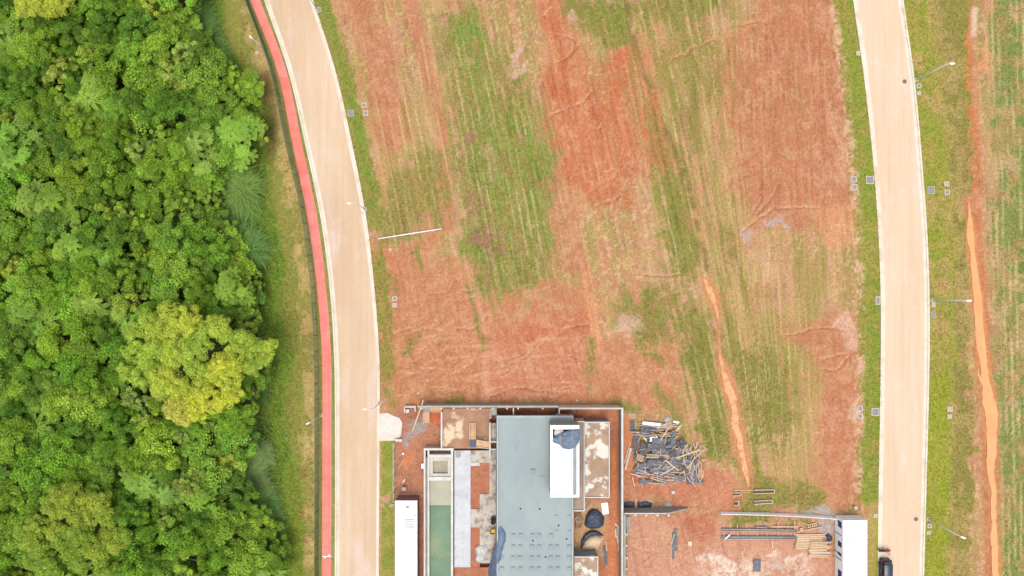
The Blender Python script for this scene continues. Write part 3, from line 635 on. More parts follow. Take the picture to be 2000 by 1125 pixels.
m_sand = mat('building_sand', A(248,224,190), A(236,204,166), 1.5, .95, .4, 6)
m_maroon = mat('plywood_hoarding', A(176,126,116), A(158,110,102), .8, .9)
m_dark = mat('dark_opening', (.02,.02,.025)); m_navy = mat('navy_door', A(48,72,128), A(40,62,112), 1, .5)
m_green = mat('green_pool_water', A(128,158,128), A(112,142,112), .22, .5, 0, c3=A(150,166,128), scale3=.16, lo3=.48, hi3=.62, spec=.15)
m_shal = mat('shallow_pool_water', A(186,180,152), A(172,166,140), .4, .5, 0, c3=A(170,176,150), scale3=.2, spec=.5)
m_tan = mat('tan_pool_water', A(172,158,124), A(156,142,110), .5, .5, 0, spec=.5)
m_gal = mat('grey_plastic_pipe', A(186,184,180), A(166,164,160), 2, .6)

def thing(name, px, py, label, cat, group=None, z=0):
    p = W(px, py, z); return empty(name, p, label, cat, group)
def pb(parent, name, m, a, b, c, e, z0, z1):
    return G().pbox(a, b, c, e, z0, z1).build(name, m, parent)

# --- boundary walls
w = thing('boundary_wall', 950, 792, 'long grey wall along the north side of the unfinished house', 'wall')
pb(w,'wall', m_conc, 816,793,1091,796.4,-.1,2.5); pb(w,'wall', m_concp, 1091.2,796.2,1213,799.4,-.1,2.52)
pb(w,'coping', m_concp, 815.6,792.6,1090.8,793.8,2.5,2.56)
for x in (824,862,886,913,938,963,990,1012,1060): pb(w,'pilaster', m_wallw, x-1.6,796.5,x+1.6,799.5,-.1,2.4)
w = thing('boundary_wall', 1215, 960, 'white topped wall along the east side of the unfinished house', 'wall')
pb(w,'wall', m_conc, 1213.2,796,1217.6,1180,-.1,2.45); pb(w,'coping', m_wallw, 1213.6,796.4,1217.4,1000,2.45,2.53)
pb(w,'coping', m_concp, 1213.6,1000.4,1217.4,1180,2.45,2.52)
w = thing('boundary_wall', 1220, 1080, 'grey buttressed wall along the west side of the neighbouring plot', 'wall')
pb(w,'wall', m_conc, 1218.4,1005.4,1222.2,1180,-.1,2.3)
for y in (1044,1066,1090,1111): pb(w,'pilaster', m_concp, 1222.4,y-2,1226,y+2,-.1,1.9)
w = thing('boundary_wall', 1280, 1003, 'grey buttressed wall north of the bare plot, sloping down at its east end', 'wall')
def profile_wall():
    a, b = W(1218.6,1001.6,2.5), W(1346,1004.4,2.5); x1 = W(1306,1000,2.4).x; x2 = W(1344,1000,.25).x; g = G()
    v = []
    for y in (a.y, b.y): v += [(a.x,y,-.1),(x2,y,-.1),(x2,y,.25),(x1,y,2.4),(a.x,y,2.5)]
    g.add(v, [(0,1,2,3,4)[::-1],(5,6,7,8,9),(0,5,6,1)[::-1],(1,6,7,2)[::-1],(2,7,8,3)[::-1],(3,8,9,4)[::-1],(4,9,5,0)[::-1]]); return g
profile_wall().build('wall', m_conc, w)
pb(w,'coping', m_wallw, 1220,1002.2,1303,1003.8,2.45,2.53)
for x in (1241,1262,1284,1306): pb(w,'pilaster', m_wallw, x-2,1004.6,x+2,1008.5,-.1,1.9)
# white hoarding of the neighbouring plot
w = thing('hoarding_fence', 1520, 1003, 'thin white sheet hoarding running to the white roofed shed', 'fence')
pts = [(1405,999),(1440,999.6),(1475,1000.4),(1510,1001.6),(1545,1003),(1580,1005),(1612,1007.4),(1636,1009.5)]
for (x0,y0),(x1,y1) in zip(pts[:-1], pts[1:]):
    a, b = W(x0,y0,0), W(x1,y1,0); g = G(); g.add([(a.x,a.y,0),(b.x-.02,b.y,0),(b.x-.02,b.y-.06,0),(a.x,a.y-.06,0),(a.x,a.y-.12,.9),(b.x-.02,b.y-.12,.9),(b.x-.02,b.y-.19,.9),(a.x,a.y-.19,.9)],[(0,1,2,3),(7,6,5,4),(0,4,5,1),(1,5,6,2),(2,6,7,3),(3,7,4,0)]); g.build('sheet_panel', m_frame, w)
    g = G(); g.beam((a.x,a.y-.12,0),(a.x,a.y-.28,1.0),.08,.08); g.build('post', m_pine, w)
    g = G(); g.beam((a.x+.05,a.y-.3,.85),(a.x+.5,a.y-1.0,0),.07,.07); g.build('brace', m_pine, w)
# roadside rail left of the house
w = thing('site_rail_fence', 771, 915, 'thin pale rail fence between the grass verge and the red yard', 'fence')
for y in np.arange(863, 977, 16): 
    a = W(771,y); g = G(); g.box(a.x-.05,a.y-.05,-.1,a.x+.05,a.y+.05,1.25); g.build('post', m_pine2, w)
for z in (.35,.8,1.2):
    a, b = W(771,862), W(771,977); g = G(); g.beam((a.x-.07,a.y,z),(b.x-.07,b.y,z),.03,.14); g.build('rail', m_wallw, w)
# driveway
g = G(); pp = [(741,808),(756,806),(768,812),(780,816),(786,826),(783,850),(776,860),(741,861)]
a = [W(x,y) for x,y in pp]; g.add([(q.x,q.y,.05) for q in a]+[(q.x,q.y,-.2) for q in a], [tuple(range(8))[::-1]]+[tuple(range(8,16))]+[(i,(i+1)%8,8+(i+1)%8,8+i) for i in range(8)])
tag(g.build('driveway', mat('driveway_concrete', A(248,236,226), A(238,222,208), .8, .9, .2, 12, c3=A(226,196,176), scale3=.7, lo3=.58, hi3=.72)), kind='structure')

# --- the house
ZR = 3.6
h = thing('unfinished_house', 1045, 1000, 'unfinished house with a large flat grey roof between concrete terraces', 'house')
nw = W(970,812,ZR); se = W(1120,1185,ZR); X = lambda px: W(px,900,ZR).x
g = G(); g.box(nw.x,nw.y,0,nw.x+.2,se.y,3.0); g.build('wall', m_plaster, h)
g = G(); g.box(se.x-.2,nw.y,0,se.x,se.y,3.0); g.build('wall', m_plaster, h)
g = G(); g.box(nw.x+.2,se.y,0,se.x-.2,se.y+.2,3.0); g.build('wall', m_plaster, h)
for x0,x1 in ((1001,1005),(1087,1092),(1114,1117.4)):
    g = G(); g.box(X(x0),nw.y-.2,0,X(x1),nw.y,3.0); g.build('pier', m_plaster, h)
g = G(); g.box(X(1092),nw.y-.18,0,X(1114),nw.y-.02,3.0); g.build('wall', m_brick, h)
g = G(); g.box(nw.x,se.y,3.0,se.x,nw.y,3.42); g.build('roof_slab', m_roofg, h)
g = G(); g.box(nw.x,nw.y-.3,3.42,se.x,nw.y,ZR); g.build('parapet', m_roofe, h)
g = G(); g.box(nw.x,se.y,3.42,nw.x+.22,nw.y-.3,ZR); g.build('parapet', m_roofe, h)
g = G(); g.box(se.x-.22,se.y,3.42,se.x,nw.y-.3,ZR); g.build('parapet', m_roofe, h)
g = G(); g.box(nw.x+.25,nw.y-6,.0,se.x-.25,nw.y-6.2,3.0); g.build('inner_wall', m_plaster, h)
pb(h,'divider_wall', m_concp, 1001.5,796.6,1004,811,0,2.4); pb(h,'divider_wall', m_concp, 1091,799.6,1093.5,812,0,2.4)
pb(h,'ledge', m_brick, 1089,811.4,1117,816.6,0,2.7); pb(h,'ledge', m_brick, 1120.6,817.5,1140,821.5,0,2.2)
pb(h,'light_well_slab', m_conc, 958,797,970,811,0,1.9)
# roof fittings
def drain(px, py, r=.12):
    c = W(px,py,3.45); g = G(); g.tube((c.x,c.y,3.42),(c.x,c.y,3.46),r,r*.8,10); g.build('roof_drain', m_dark, h)
for px,py in ((1016.5,993.5),(1054,994),(1091,1026.5),(1107,1053),(1065.5,1088),(1040.5,1056)): drain(px,py,.14)
m_anch = mat('anchor_grey', A(170,180,181), A(158,168,170), 2, .7)
an = G()
def anchor(px, py):
    c = W(px,py,3.5); g = G(); t = .05; wd, dp, ht = .30, .34, .16
    g.box(c.x-wd,c.y+dp-.09,3.42,c.x+wd,c.y+dp,3.42+ht); g.box(c.x-wd,c.y-dp,3.42,c.x-wd+t,c.y+dp-.09,3.42+ht*.6); g.box(c.x+wd-t,c.y-dp,3.42,c.x+wd,c.y+dp-.09,3.42+ht*.6)
    g.build('roof_anchor', m_anch, h)
for r_, (py, cols) in enumerate(((1047,(1003,1016.5,1040,1053,1076)),(1069,(980,1003,1016,1039.5,1053,1075.5,1088,1112)),(1090.5,(979.5,1002.5,1016,1039,1052.5,1075.5,1089,1112)),(1112,(980,1002.5,1016.5,1039,1052.5,1075.5,1089,1112)))):
    for px in cols: anchor(px, py)
for px,py in ((1087,1007),(1111,1007),(1087,1036.5),(1112,1037)):
    c = W(px,py,3.5); g = G(); g.box(c.x-.26,c.y-.05,3.42,c.x+.26,c.y+.05,3.52); g.build('roof_anchor', m_anch, h)
c = W(1041,921.5,3.6); g = G(); g.box(c.x-.28,c.y-.36,3.42,c.x+.28,c.y+.36,3.62); f_ = g.build('roof_hatch', m_anch, h)
g = G(); g.box(c.x-.2,c.y-.28,3.63,c.x+.12,c.y+.28,3.66); g.build('hatch_cover', m_plaster, f_)
c = W(1058,931,3.5); g = G(); g.box(c.x-.28,c.y-.12,3.42,c.x+.28,c.y+.12,3.5); g.build('vent_box', m_anch, h)
# white box storey on the roof
ZT = 6.9; nw2 = W(1075,831,ZT); se2 = W(1131,971,ZT); pw = .36
for x0,y0,x1,y1 in ((nw2.x,nw2.y-.2,se2.x,nw2.y),(nw2.x,se2.y,se2.x,se2.y+.2),(nw2.x,se2.y+.2,nw2.x+.2,nw2.y-.2),(se2.x-.2,se2.y+.2,se2.x,nw2.y-.2)):
    g = G(); g.box(x0,y0,3.40,x1,y1,ZT-.2); g.build('upper_wall', m_plaster, h)
for x0,y0,x1,y1 in ((nw2.x-.03,nw2.y-pw-.2,se2.x+.03,nw2.y+.03),(nw2.x-.03,se2.y-.03,se2.x+.03,se2.y+pw),(nw2.x-.03,se2.y+pw,nw2.x+pw,nw2.y-pw-.2),(se2.x-pw,se2.y+pw,se2.x+.03,nw2.y-pw-.2)):
    g = G(); g.box(x0,y0,ZT-.2,x1,y1,ZT); g.build('upper_parapet', m_frame, h)
def sheet_panels(parent, x0, y0, x1, y1, z, step=1.0, rib=.33):
    """ribbed roof sheets, ribs along x, one sheet per step of y"""
    n_ = max(1, round((y1-y0)/step)); st = (y1-y0)/n_; first = None
    for i in range(n_):
        ya = y0 + i*st
        if first is None:
            g = G(); cx, cy = (x0+x1)/2, st/2
            g.box(x0,ya+.008,z-.03,x1,ya+st-.008,z); k_ = int(st/rib)
            for q in range(k_+1):
                yy = ya+.03+q*(st-.09)/max(1,k_); g.box(x0+.01,yy,z,x1-.01,yy+.05,z+.035)
            first = g.build('roof_sheet', m_sheet, parent)
        else:
            o = first.copy(); COL.objects.link(o); o.location = first.location + Vector((0, i*st, .002*(i % 2)))
sheet_panels(h, nw2.x+pw+.02, se2.y+pw+.02, se2.x-pw-.5, W(0,858,ZT).y, ZT-.12)
g = G(); g.box(se2.x-pw-.48,se2.y+pw+.02,ZT-.24,se2.x-pw-.02,W(0,858,ZT).y,ZT-.2); g.build('gutter', m_plaster, h)
wt = W(1092,846,ZT-.6); g = G(); g.tube((wt.x,wt.y,3.5),(wt.x,wt.y,ZT-.5),.75,.75,20); g.tube((wt.x,wt.y,ZT-.5),(wt.x,wt.y,ZT-.3),.75,.25,20); g.build('water_tank', m_wallw, h)

def mound(name, outline, zb, hgt, m, label, cat, fold=.12, fs=9.0, flat=.6, rings=9, na=40, seed=1, under=None, group=None):
    """draped sheet or heap: rings from a star-shaped outline up to a crest"""
    O = np.array(outline, float); c = O.mean(0); per = np.r_[O, O[:1]]; sl = np.r_[0, np.cumsum(np.hypot(*np.diff(per,axis=0).T))]
    t = np.linspace(0, sl[-1], na, endpoint=False); bx_ = np.interp(t, sl, per[:,0]); by_ = np.interp(t, sl, per[:,1])
    v = []; r = random.Random(seed)
    for k in range(rings, 0, -1):
        f_ = k/rings
        for i in range(na):
            x = c[0]+(bx_[i]-c[0])*f_; y = c[1]+(by_[i]-c[1])*f_
            z = zb + hgt*(1-f_**2)**flat + (0 if k == rings else fold*(float(fbm(np.array(x/fs+seed),np.array(y/fs),3))-.5)*2 + fold*.6*(r.random()-.5))
            q = W(x,y,max(z,0)); v.append((q.x,q.y,max(z, zb-.02 if k < rings else zb-.05)))
    q = W(c[0],c[1],zb+hgt); v.append((q.x,q.y,zb+hgt)); g = G(); fs_ = []
    for k in range(rings-1):
        for i in range(na): fs_.append((k*na+i,(k+1)*na+i,(k+1)*na+(i+1)%na,k*na+(i+1)%na))
    for i in range(na): fs_.append(((rings-1)*na+i,len(v)-1,(rings-1)*na+(i+1)%na))
    fs_ = [f[::-1] for f in fs_]; g.add(v, fs_); loc = W(c[0],c[1]); o = g.build(name, m, None, True, (loc.x,loc.y,zb)); return tag(o, label, cat, group)
mound('tarpaulin', [(1077,858),(1088,850),(1105,842),(1120,838),(1133,836),(1134,848),(1131,866),(1124,874),(1112,878),(1100,876),(1092,868),(1078,863)], ZT-.05, .35, m_tarp, 'crumpled blue grey tarpaulin over the open end of the white roof box', 'tarpaulin', .16, 7, seed=3)
for x0 in (1093.5,1118):
    g = G(); a, b = W(x0,833,ZT+.1), W(x0+.6,870,ZT+.42); g.beam(a,b,.05,.04)
    tag(g.build('tie_strap', m_pine, None, False, tuple(a)), 'yellowish strap over the roof tarpaulin, %s one' % ('left' if x0 < 1100 else 'right'), 'strap', 'straps over the roof tarpaulin')
# long tarp slung over the west edge of the roof
pth = [(978,1029,3,3.55),(979,1040,8,3.75),(980,1056,9,3.85),(973,1072,9,3.8),(969,1090,10,3.75),(964,1105,9,3.7),(962,1120,11,3.72),(960,1150,12,3.7)]
g = G(); rings_ = []; T = np.linspace(0,len(pth)-1,46); P_ = np.array(pth)
for ti in T:
    x,y_,wd,zz = (np.interp(ti,np.arange(len(pth)),P_[:,i]) for i in range(4)); ring = []
    for j in range(13):
        s_ = j/12*2-1; z = 3.44+(zz-3.44)*(1-abs(s_)**2.5)+.22*(float(fbm(np.array(ti*2.2+s_*3),np.array(s_*4+ti*.8),2))-.5)
        xx = x+s_*wd*(.85+.3*float(vnoise(np.array(ti*1.7),np.array(s_*2+5.),1)))
        if xx < 969.5: z -= (969.5-xx)*.16
        q = W(xx,y_,max(z,.2)); ring.append((q.x,q.y,z))
    rings_.append(ring)
v = [p_ for r_ in rings_ for p_ in r_]; fs_ = [(k*13+j,k*13+j+1,(k+1)*13+j+1,(k+1)*13+j)[::-1] for k in range(45) for j in range(12)]
g.add(v, fs_); q = W(970,1085,3.5); tag(g.build('tarpaulin', m_tarp, None, True, tuple(q)), 'long twisted blue grey tarpaulin hanging over the west edge of the flat roof', 'tarpaulin')

# --- low annex slabs east of the house
def annex(a, b, c, e, z, label, m=m_slab, sides='nesw'):
    t = thing('annex_roof', (a+c)/2, (b+e)/2, label, 'flat roof', z=0); tw = 1.9
    q, r = W(a,b,z), W(c,e,z); g = G(); g.box(q.x+.05,r.y+.05,0,r.x-.05,q.y-.05,z-.5); g.build('wall', m_plaster, t)
    g = G(); g.box(q.x,r.y,z-.5,r.x,q.y,z-.22); g.build('slab', m, t)
    if 'n' in sides: g = G(); g.box(q.x,q.y-.15,z-.22,r.x,q.y,z); g.build('parapet', m_wallw, t)
    if 's' in sides: g = G(); g.box(q.x,r.y,z-.22,r.x,r.y+.15,z); g.build('parapet', m_wallw, t)
    if 'e' in sides: g = G(); g.box(r.x-.15,r.y+.15,z-.22,r.x,q.y-.15,z); g.build('parapet', m_wallw, t)
    if 'w' in sides: g = G(); g.box(q.x,r.y+.15,z-.22,q.x+.15,q.y-.15,z); g.build('parapet', m_wallw, t)
    return t
annex(1121.2,822.5,1142,998.5,2.9,'narrow brownish flat roof strip beside the white roof box',mat('brown_grey_slab',A(186,164,146),A(170,148,132),.7,.95,.2,12),'nes')
annex(1143,824,1191,972.5,2.75,'low flat roof with white parapet and pale mortar stains east of the house',sides='nes')
annex(1121.2,1087,1168.5,1180,2.75,'low stained flat roof with white parapet at the bottom of the east yard',sides='ne')

# --- terraces, stairs, pool to the west
t = thing('terrace', 910, 836, 'brown concrete terrace with pale mortar patches northwest of the grey roof', 'terrace')
pb(t,'slab', m_terr, 864.4,797.6,956,876,0,1.2); pb(t,'edge_wall', m_wallw, 860.8,805,864,876.5,0,1.4); pb(t,'edge_wall', m_pine2, 956.2,797.8,959.6,818,0,1.5)
pb(t,'gully_cover', m_conc, 930,800,933,803,1.2,1.24)
f = thing('concrete_frame', 962, 860, 'pale concrete post and beam frame against the west wall of the house', 'frame')
pb(f,'beam', m_concp, 955.2,826,958.6,894,0,2.5); pb(f,'beam', m_concp, 958.8,861.5,969.5,864.5,2.1,2.48); pb(f,'beam', m_concp, 958.8,876.5,969.5,879.5,2.1,2.48); pb(f,'slab', m_deckd, 958.8,826.5,969,861,0,1.6)
pb(f,'slab', m_conc, 958.8,880,969,893,0,1.5)
def stair(runs, label, landing=None):
    x, y = runs[0][0][0], runs[0][0][1]; t = thing('timber_stair', x, y, label, 'stairs')
    for (x0,y0,z0),(x1,y1,z1),wd,n_ in runs:
        for i in range(n_):
            f_ = (i+.5)/n_; z = z0+(z1-z0)*f_; c = W(x0+(x1-x0)*f_, y0+(y1-y0)*f_, z); hz = abs(x1-x0) > abs(y1-y0)
            ln = math.hypot(x1-x0,y1-y0)*S/n_*.42; hw = wd*S/2-.1
            g = G(); g.box(c.x-(ln if hz else hw), c.y-(hw if hz else ln), z-.05, c.x+(ln if hz else hw), c.y+(hw if hz else ln), z); g.build('tread', m_orange, t)
        for s_ in (-1,1):
            d_ = wd/2*s_; ox, oy = (0,d_) if abs(x1-x0) > abs(y1-y0) else (d_,0)
            g = G(); g.beam(W(x0+ox,y0+oy,z0+.08), W(x1+ox,y1+oy,z1+.08), .08, .28); g.build('stringer', m_wallw, t)
        if min(z0,z1) > .5:
            for (xa,ya,za) in ((x0,y0,z0),(x1,y1,z1)):
                c = W(xa,ya,za); g = G(); g.box(c.x-.06,c.y-.06,0,c.x+.06,c.y+.06,za-.1); g.build('prop', m_pine, t)
    if landing:
        a,b,c_,e,z,m = landing; pb(t,'landing',m,a,b,c_,e,z-.1,z)
    return t
stair([((863,798.5,1.7),(838.5,798.5,1.05),11,9),((832.5,805,.95),(832.5,826,.1),11.5,9)],'L shaped timber stair in the northwest corner of the yard',(826.5,793.5,838,804.5,1.0,m_plaster))
stair([((923,826,1.3),(923,858.5,2.0),11,9),((930.5,866,2.05),(955,869.5,2.35),13,8)],'timber stair on the brown terrace climbing to the grey roofed house',(917.5,859,929.5,873,2.02,mat('blue_grey_ply',A(110,118,142))))
t = thing('pool', 857, 1000, 'long narrow raised pool with green water and pale concrete walls', 'pool')
ZP = 1.5
pb(t,'outer_wall', m_wallw, 827.6,875.5,886,879.6,0,ZP); pb(t,'outer_wall', m_wallw, 827.6,879.8,831,1180,0,ZP-.003); pb(t,'inner_wall', m_wallw, 835,879.8,838.4,1180,0,ZP-.006)
pb(t,'channel', m_conc, 831.2,893,834.8,1180,0,1.1); pb(t,'outer_wall', m_wallw, 880.6,879.8,885,1180,0,ZP-.004)
pb(t,'cross_wall', m_wallw, 838.6,888,880.4,894,0,ZP-.01); pb(t,'cross_wall', m_wallw, 838.6,931.6,880.4,939,0,ZP-.012)
for a,b,c_,e in ((838.6,894.2,845.5,931.4),(874.2,894.2,880.4,931.4),(845.7,894.2,874,900.5),(845.7,925,874,931.4)): pb(t,'spa_ledge', m_concp, a,b,c_,e,0,1.25)
pb(t,'spa_water', m_tan, 845.7,900.7,874,924.8,0,.85); pb(t,'shallow_water', m_shal, 838.6,939.2,880.4,987,0,1.0); pb(t,'deep_water', m_green, 838.6,987.2,880.4,1180,0,.8)
pb(t,'bracket', m_frame, 823,906,827.4,915,.9,1.2)
t = thing('pool_deck', 925, 1000, 'whitened concrete deck with soil planting cut outs between pool and house', 'deck')
ZD = 1.2
for i,(a,b,c_,e,m) in enumerate(((887.4,880,919,1108,m_deck),(919.2,880,968.5,904,m_deckd),(919.2,904.2,937,910,m_deck),(956,904.2,968.5,965,m_deckd),(937,965.2,968.5,994,m_deckd),(919.2,994.2,968.5,1030,m_deckd),(937,1030.2,968.5,1100,m_deckd),(957,1100.2,968.5,1180,m_deckd))):
    pb(t,'slab', m, a,b,c_,e,0,ZD+.002*i)
pb(t,'planting_soil', m_soil, 918.8,903.8,956.2,994.4,0,ZD-.12); pb(t,'planting_soil', m_soil, 918.8,1029.8,937.2,1108,0,ZD-.12); pb(t,'planting_soil', m_soil, 887.4,1108.2,957,1180,0,ZD-.2)
pb(t,'drain_cover', m_conc, 890.5,880.5,899.5,893.5,ZD,ZD+.04)
mound('plastic_sheet', [(928,1072),(932,1066),(944,1064),(953,1068),(954,1078),(948,1086),(946,1096),(936,1099),(928,1094),(931,1084)], ZD, .25, m_clear, 'crumpled clear plastic sheet lying across the deck and planting soil', 'plastic sheet', .12, 5, seed=8)
# small kit on the deck
t = thing('cement_mixer', 962, 1040, 'small orange and yellow machine at the foot of the west wall', 'machine', z=ZD)
c = W(962,1041,ZD+.4); g = G(); g.box(c.x-.35,c.y-.2,ZD,c.x+.35,c.y+.2,ZD+.45); g.build('body', mat('rust_body',A(150,60,40)), t)
g = G(); g.loft([[(c.x+.0+dx*.12,c.y+.2+dy*.12,ZD+.45) for dx,dy in ((-1,-1),(1,-1),(1,1),(-1,1))], [(c.x+.1+dx*.3,c.y+.45+dy*.25,ZD+.9) for dx,dy in ((-1,-1),(1,-1),(1,1),(-1,1))]]); g.build('hopper', mat('yellow_paint',A(240,190,70)), t)
g = G(); g.beam((c.x-.9,c.y+.1,ZD+.3),(c.x+.4,c.y+.1,ZD+.35),.05,.05); g.build('handle', m_pole, t)
def bucket(px, py, z, r, hgt, m, label):
    c = W(px,py,z); g = G(); ring = lambda rr_, zz: [(c.x+rr_*math.cos(q*math.pi/6),c.y+rr_*math.sin(q*math.pi/6),zz) for q in range(12)]
    g.loft([ring(r*.8,z),ring(r,z+hgt),ring(r*.88,z+hgt),ring(r*.72,z+.06)]); return tag(g.build('bucket', m, None, True, tuple(c)), label, 'bucket', 'mixing tubs by the west wall')
m_rub = mat('black_rubber', A(74,72,72), A(60,58,58), 3, .7)
bucket(963.5,1012,ZD+.01,.42,.35,m_rub,'black rubber tub by the west wall, upper of the two'); bucket(963,1019,ZD+.01,.38,.35,m_rub,'black rubber tub by the west wall, lower of the two')

# --- white roofed site office by the road
t = thing('site_office', 797, 1055, 'long white roofed site office cabin beside the grass verge', 'cabin')
a, b = W(771.5,977.5,2.6), W(815,1180,2.6)
g = G(); g.box(a.x+.05,b.y,0,b.x-.05,a.y-.05,2.45); g.build('wall', m_maroon, t)
sheet_panels(t, a.x, b.y, b.x, a.y, 2.6, 1.0, .5)
for px,py in ((795.5,990.5),): c = W(px,py,2.7); g = G(); g.box(c.x-.22,c.y-.1,2.6,c.x+.22,c.y+.1,2.72); g.build('roof_vent', m_conc, t)
for i in range(6): c = W(800,1015+i*3.2,2.65); g = G(); g.box(c.x-.75,c.y-.03,2.636,c.x+.65,c.y+.03,2.66); g.build('roof_batten', m_conc, t)
c = W(811,1009,2.7); g = G(); g.tube((c.x,c.y,2.6),(c.x,c.y,3.0),.16,.16,12); g.build('vent_pipe', m_white, t)
w = thing('gate_panel', 768, 987, 'small grey slatted gate leaf lying on the verge beside the white cabin', 'gate')
for i in range(4): 
    c0, c1 = W(760+i*1.2,989.5-i*1.5,.12), W(769.5,989.5-i*1.5,.12); g = G(); g.beam(c0,c1,.06,.05); g.build('slat', m_wallw, w)
for x in (760.5,769): 
    g = G(); g.beam(W(x,990.5,.06),W(x+3 if x < 765 else x,984,.06),.06,.06); g.build('stile', m_wallw, w)
# --- white roofed shed with navy doors by the right road
t = thing('site_shed', 1668, 1060, 'white roofed shed with navy blue windows beside the right road', 'shed')
a, b = W(1646,1016,2.6), W(1694,1180,2.6)
g = G(); g.box(a.x+.06,b.y,0,b.x-.06,a.y-.08,2.45); g.build('wall', mat('white_shed_wall',(.78,.77,.79),(.72,.71,.74),.8,.7), t)
sheet_panels(t, a.x, b.y, b.x, a.y, 2.6, 1.0, .5)
for y0,y1 in ((1018,1030),(1058,1068),(1080,1085),(1114,1130)):
    q, r = W(1646,y0,1.6), W(1646,y1,1.6); g = G(); g.box(a.x+.01,r.y,1.0,a.x+.055,q.y,2.1); d_ = g.build('window', m_navy, t)
    g = G(); g.box(a.x-.03,(q.y+r.y)/2-.08,1.05,a.x+.0,(q.y+r.y)/2+.02,1.12); g.build('catch', m_pole, d_)
for y0,dy in ((1046,-4),(1077,3),(1095,-5)):
    p0 = W(1645.5,y0,1.1); p1 = W(1636.5,y0+dy,1.1); g = G(); g.beam((p0.x,p0.y,1.1),(p1.x,p1.y,1.1),.05,2.0); tag(g.build('open_door', mat('open_door_blue',A(110,112,132),A(96,98,118)), t), 'dark navy door leaf standing open')
for px,py in ((1640,1032),(1641,1052)): 
    q = W(px,py); g = G(); g.box(q.x-.3,q.y-.4,0,q.x+.3,q.y+.4,.35); g.build('step_block', m_conc, t)

# --- east yard of the house
mound('tarp_heap', [(1141,1024),(1143,1010),(1148,1000),(1156,993),(1166,994),(1175,1002),(1181,1012),(1179,1026),(1170,1032),(1155,1033),(1145,1030)], 0, 1.0, m_tarpd, 'rounded heap under a dark blue tarpaulin in the east yard', 'heap', .16, 6, .6, 10, 44, 4)
mound('sand_heap', [(1138,1070),(1142,1056),(1152,1046),(1165,1044),(1175,1050),(1174,1060),(1166,1072),(1150,1074)], 0, .85, m_sand, 'pale sand heap partly edged by a dark tarpaulin in the east yard', 'sand heap', .05, 9, .8, 9, 36, 6)
g = G(); P_ = np.array([(1135,1071,1,.1),(1138,1058,4,.55),(1145,1048,5,.75),(1155,1041,5,.75),(1164,1041,4.5,.7),(1172,1044,3,.5),(1179,1046,1,.2)]); rings_ = []
for ti in np.linspace(0,6,36):
    x,y_,wd,zz = (np.interp(ti,np.arange(7),P_[:,i]) for i in range(4)); x2,y2 = (np.interp(min(6,ti+.1),np.arange(7),P_[:,i]) for i in range(2)); dx,dy = x2-x,y2-y_; L = math.hypot(dx,dy) or 1
    ring = []
    for j in range(9):
        s_ = j/8*2-1; xx,yy = x-dy/L*s_*wd, y_+dx/L*s_*wd; z = .03+(zz)*(1-s_*s_)**.6*.9+.12*(float(vnoise(np.array(ti*4),np.array(s_*3+2),2))-.3); q = W(xx,yy,max(0,z)); ring.append((q.x,q.y,z))
    rings_.append(ring)
g.add([p_ for r_ in rings_ for p_ in r_], [(k*9+j,k*9+j+1,(k+1)*9+j+1,(k+1)*9+j)[::-1] for k in range(35) for j in range(8)])
tag(g.build('tarpaulin', m_tarpd, None, True, tuple(W(1155,1045))), 'dark tarpaulin bunched along the north edge of the sand heap', 'tarpaulin')
UB = {}
def board(name, p0, p1, wd, th, m, label, cat, group=None):
    """one plank or panel: shared unit box, scaled"""
    if m.name not in UB:
        g = G(); g.box(-.5,-.5,-.5,.5,.5,.5); me_o = g.build(name, m); UB[m.name] = me_o.data; bpy.data.objects.remove(me_o)
    p0, p1 = Vector(p0), Vector(p1); d_ = p1-p0; o = bpy.data.objects.new(name, UB[m.name]); COL.objects.link(o)
    o.location = (p0+p1)/2; o.scale = (d_.length, wd, th); o.rotation_euler = (0, -math.asin(max(-1,min(1,d_.z/d_.length))), math.atan2(d_.y,d_.x))
    return tag(o, label, cat, group)
def pboard(name, x0,y0,x1,y1,z,wpx,th,m,label,cat,group=None,z2=None):
    return board(name, W(x0,y0,z), W(x1,y1,z if z2 is None else z2), wpx*S, th, m, label, cat, group)
pboard('door_leaf',1180.5,982,1183,1004,.1,12.5,.06,m_frame,'white door leaf lying beside the tarpaulin heap','door')
pboard('plywood_panel',1180,1065,1180.6,1077,.06,4.5,.05,m_form,'short dark panel in the east yard above the long one','panel'); pboard('plywood_panel',1183,1078,1183.5,1104,.06,6.5,.05,m_form,'long dark panel lying in the east yard','panel')
pboard('timber_plank',1163,1076,1178,1050,.12,1.6,.05,m_pine,'pale plank along the east edge of the sand heap','plank'); pboard('timber_plank',1183,1056,1185,1076,.06,1.5,.05,m_pine,'single pale plank beside the dark panels in the east yard','plank')
for i,(x0,y0,x1,y1) in enumerate(((1201,1022,1209,1031),(1207,1030,1208,1046),(1202,1032,1203,1050),(1207.5,1060,1208,1077),(1206,1046,1206.5,1060))):
    pboard('timber_plank',x0,y0,x1,y1,.12+.02*i,3.2 if i != 1 else 3.8,.06,m_pine2 if i%2 else m_concp,('short white board leaning against the east wall','upright pale board along the east wall','brown board along the east wall beside the yard','cream board along the east wall at the bottom','thin dark board between the boards along the east wall')[i],'plank')
c = thing('wheelbarrow_frame',1146,1018,'small wooden frame west of the dark tarpaulin heap','frame')
for (x0,y0,x1,y1) in ((1123,1012,1128,1022),(1128,1022,1136,1018),(1136,1018,1130,1010),(1124,1012,1131,1010)): G().beam(W(x0,y0,.2),W(x1,y1,.2),.09,.12).build('rail', m_pine, c)
c = thing('timber_pallet',1148,987,'leaning timber frame below the brown flat roof strip','pallet')
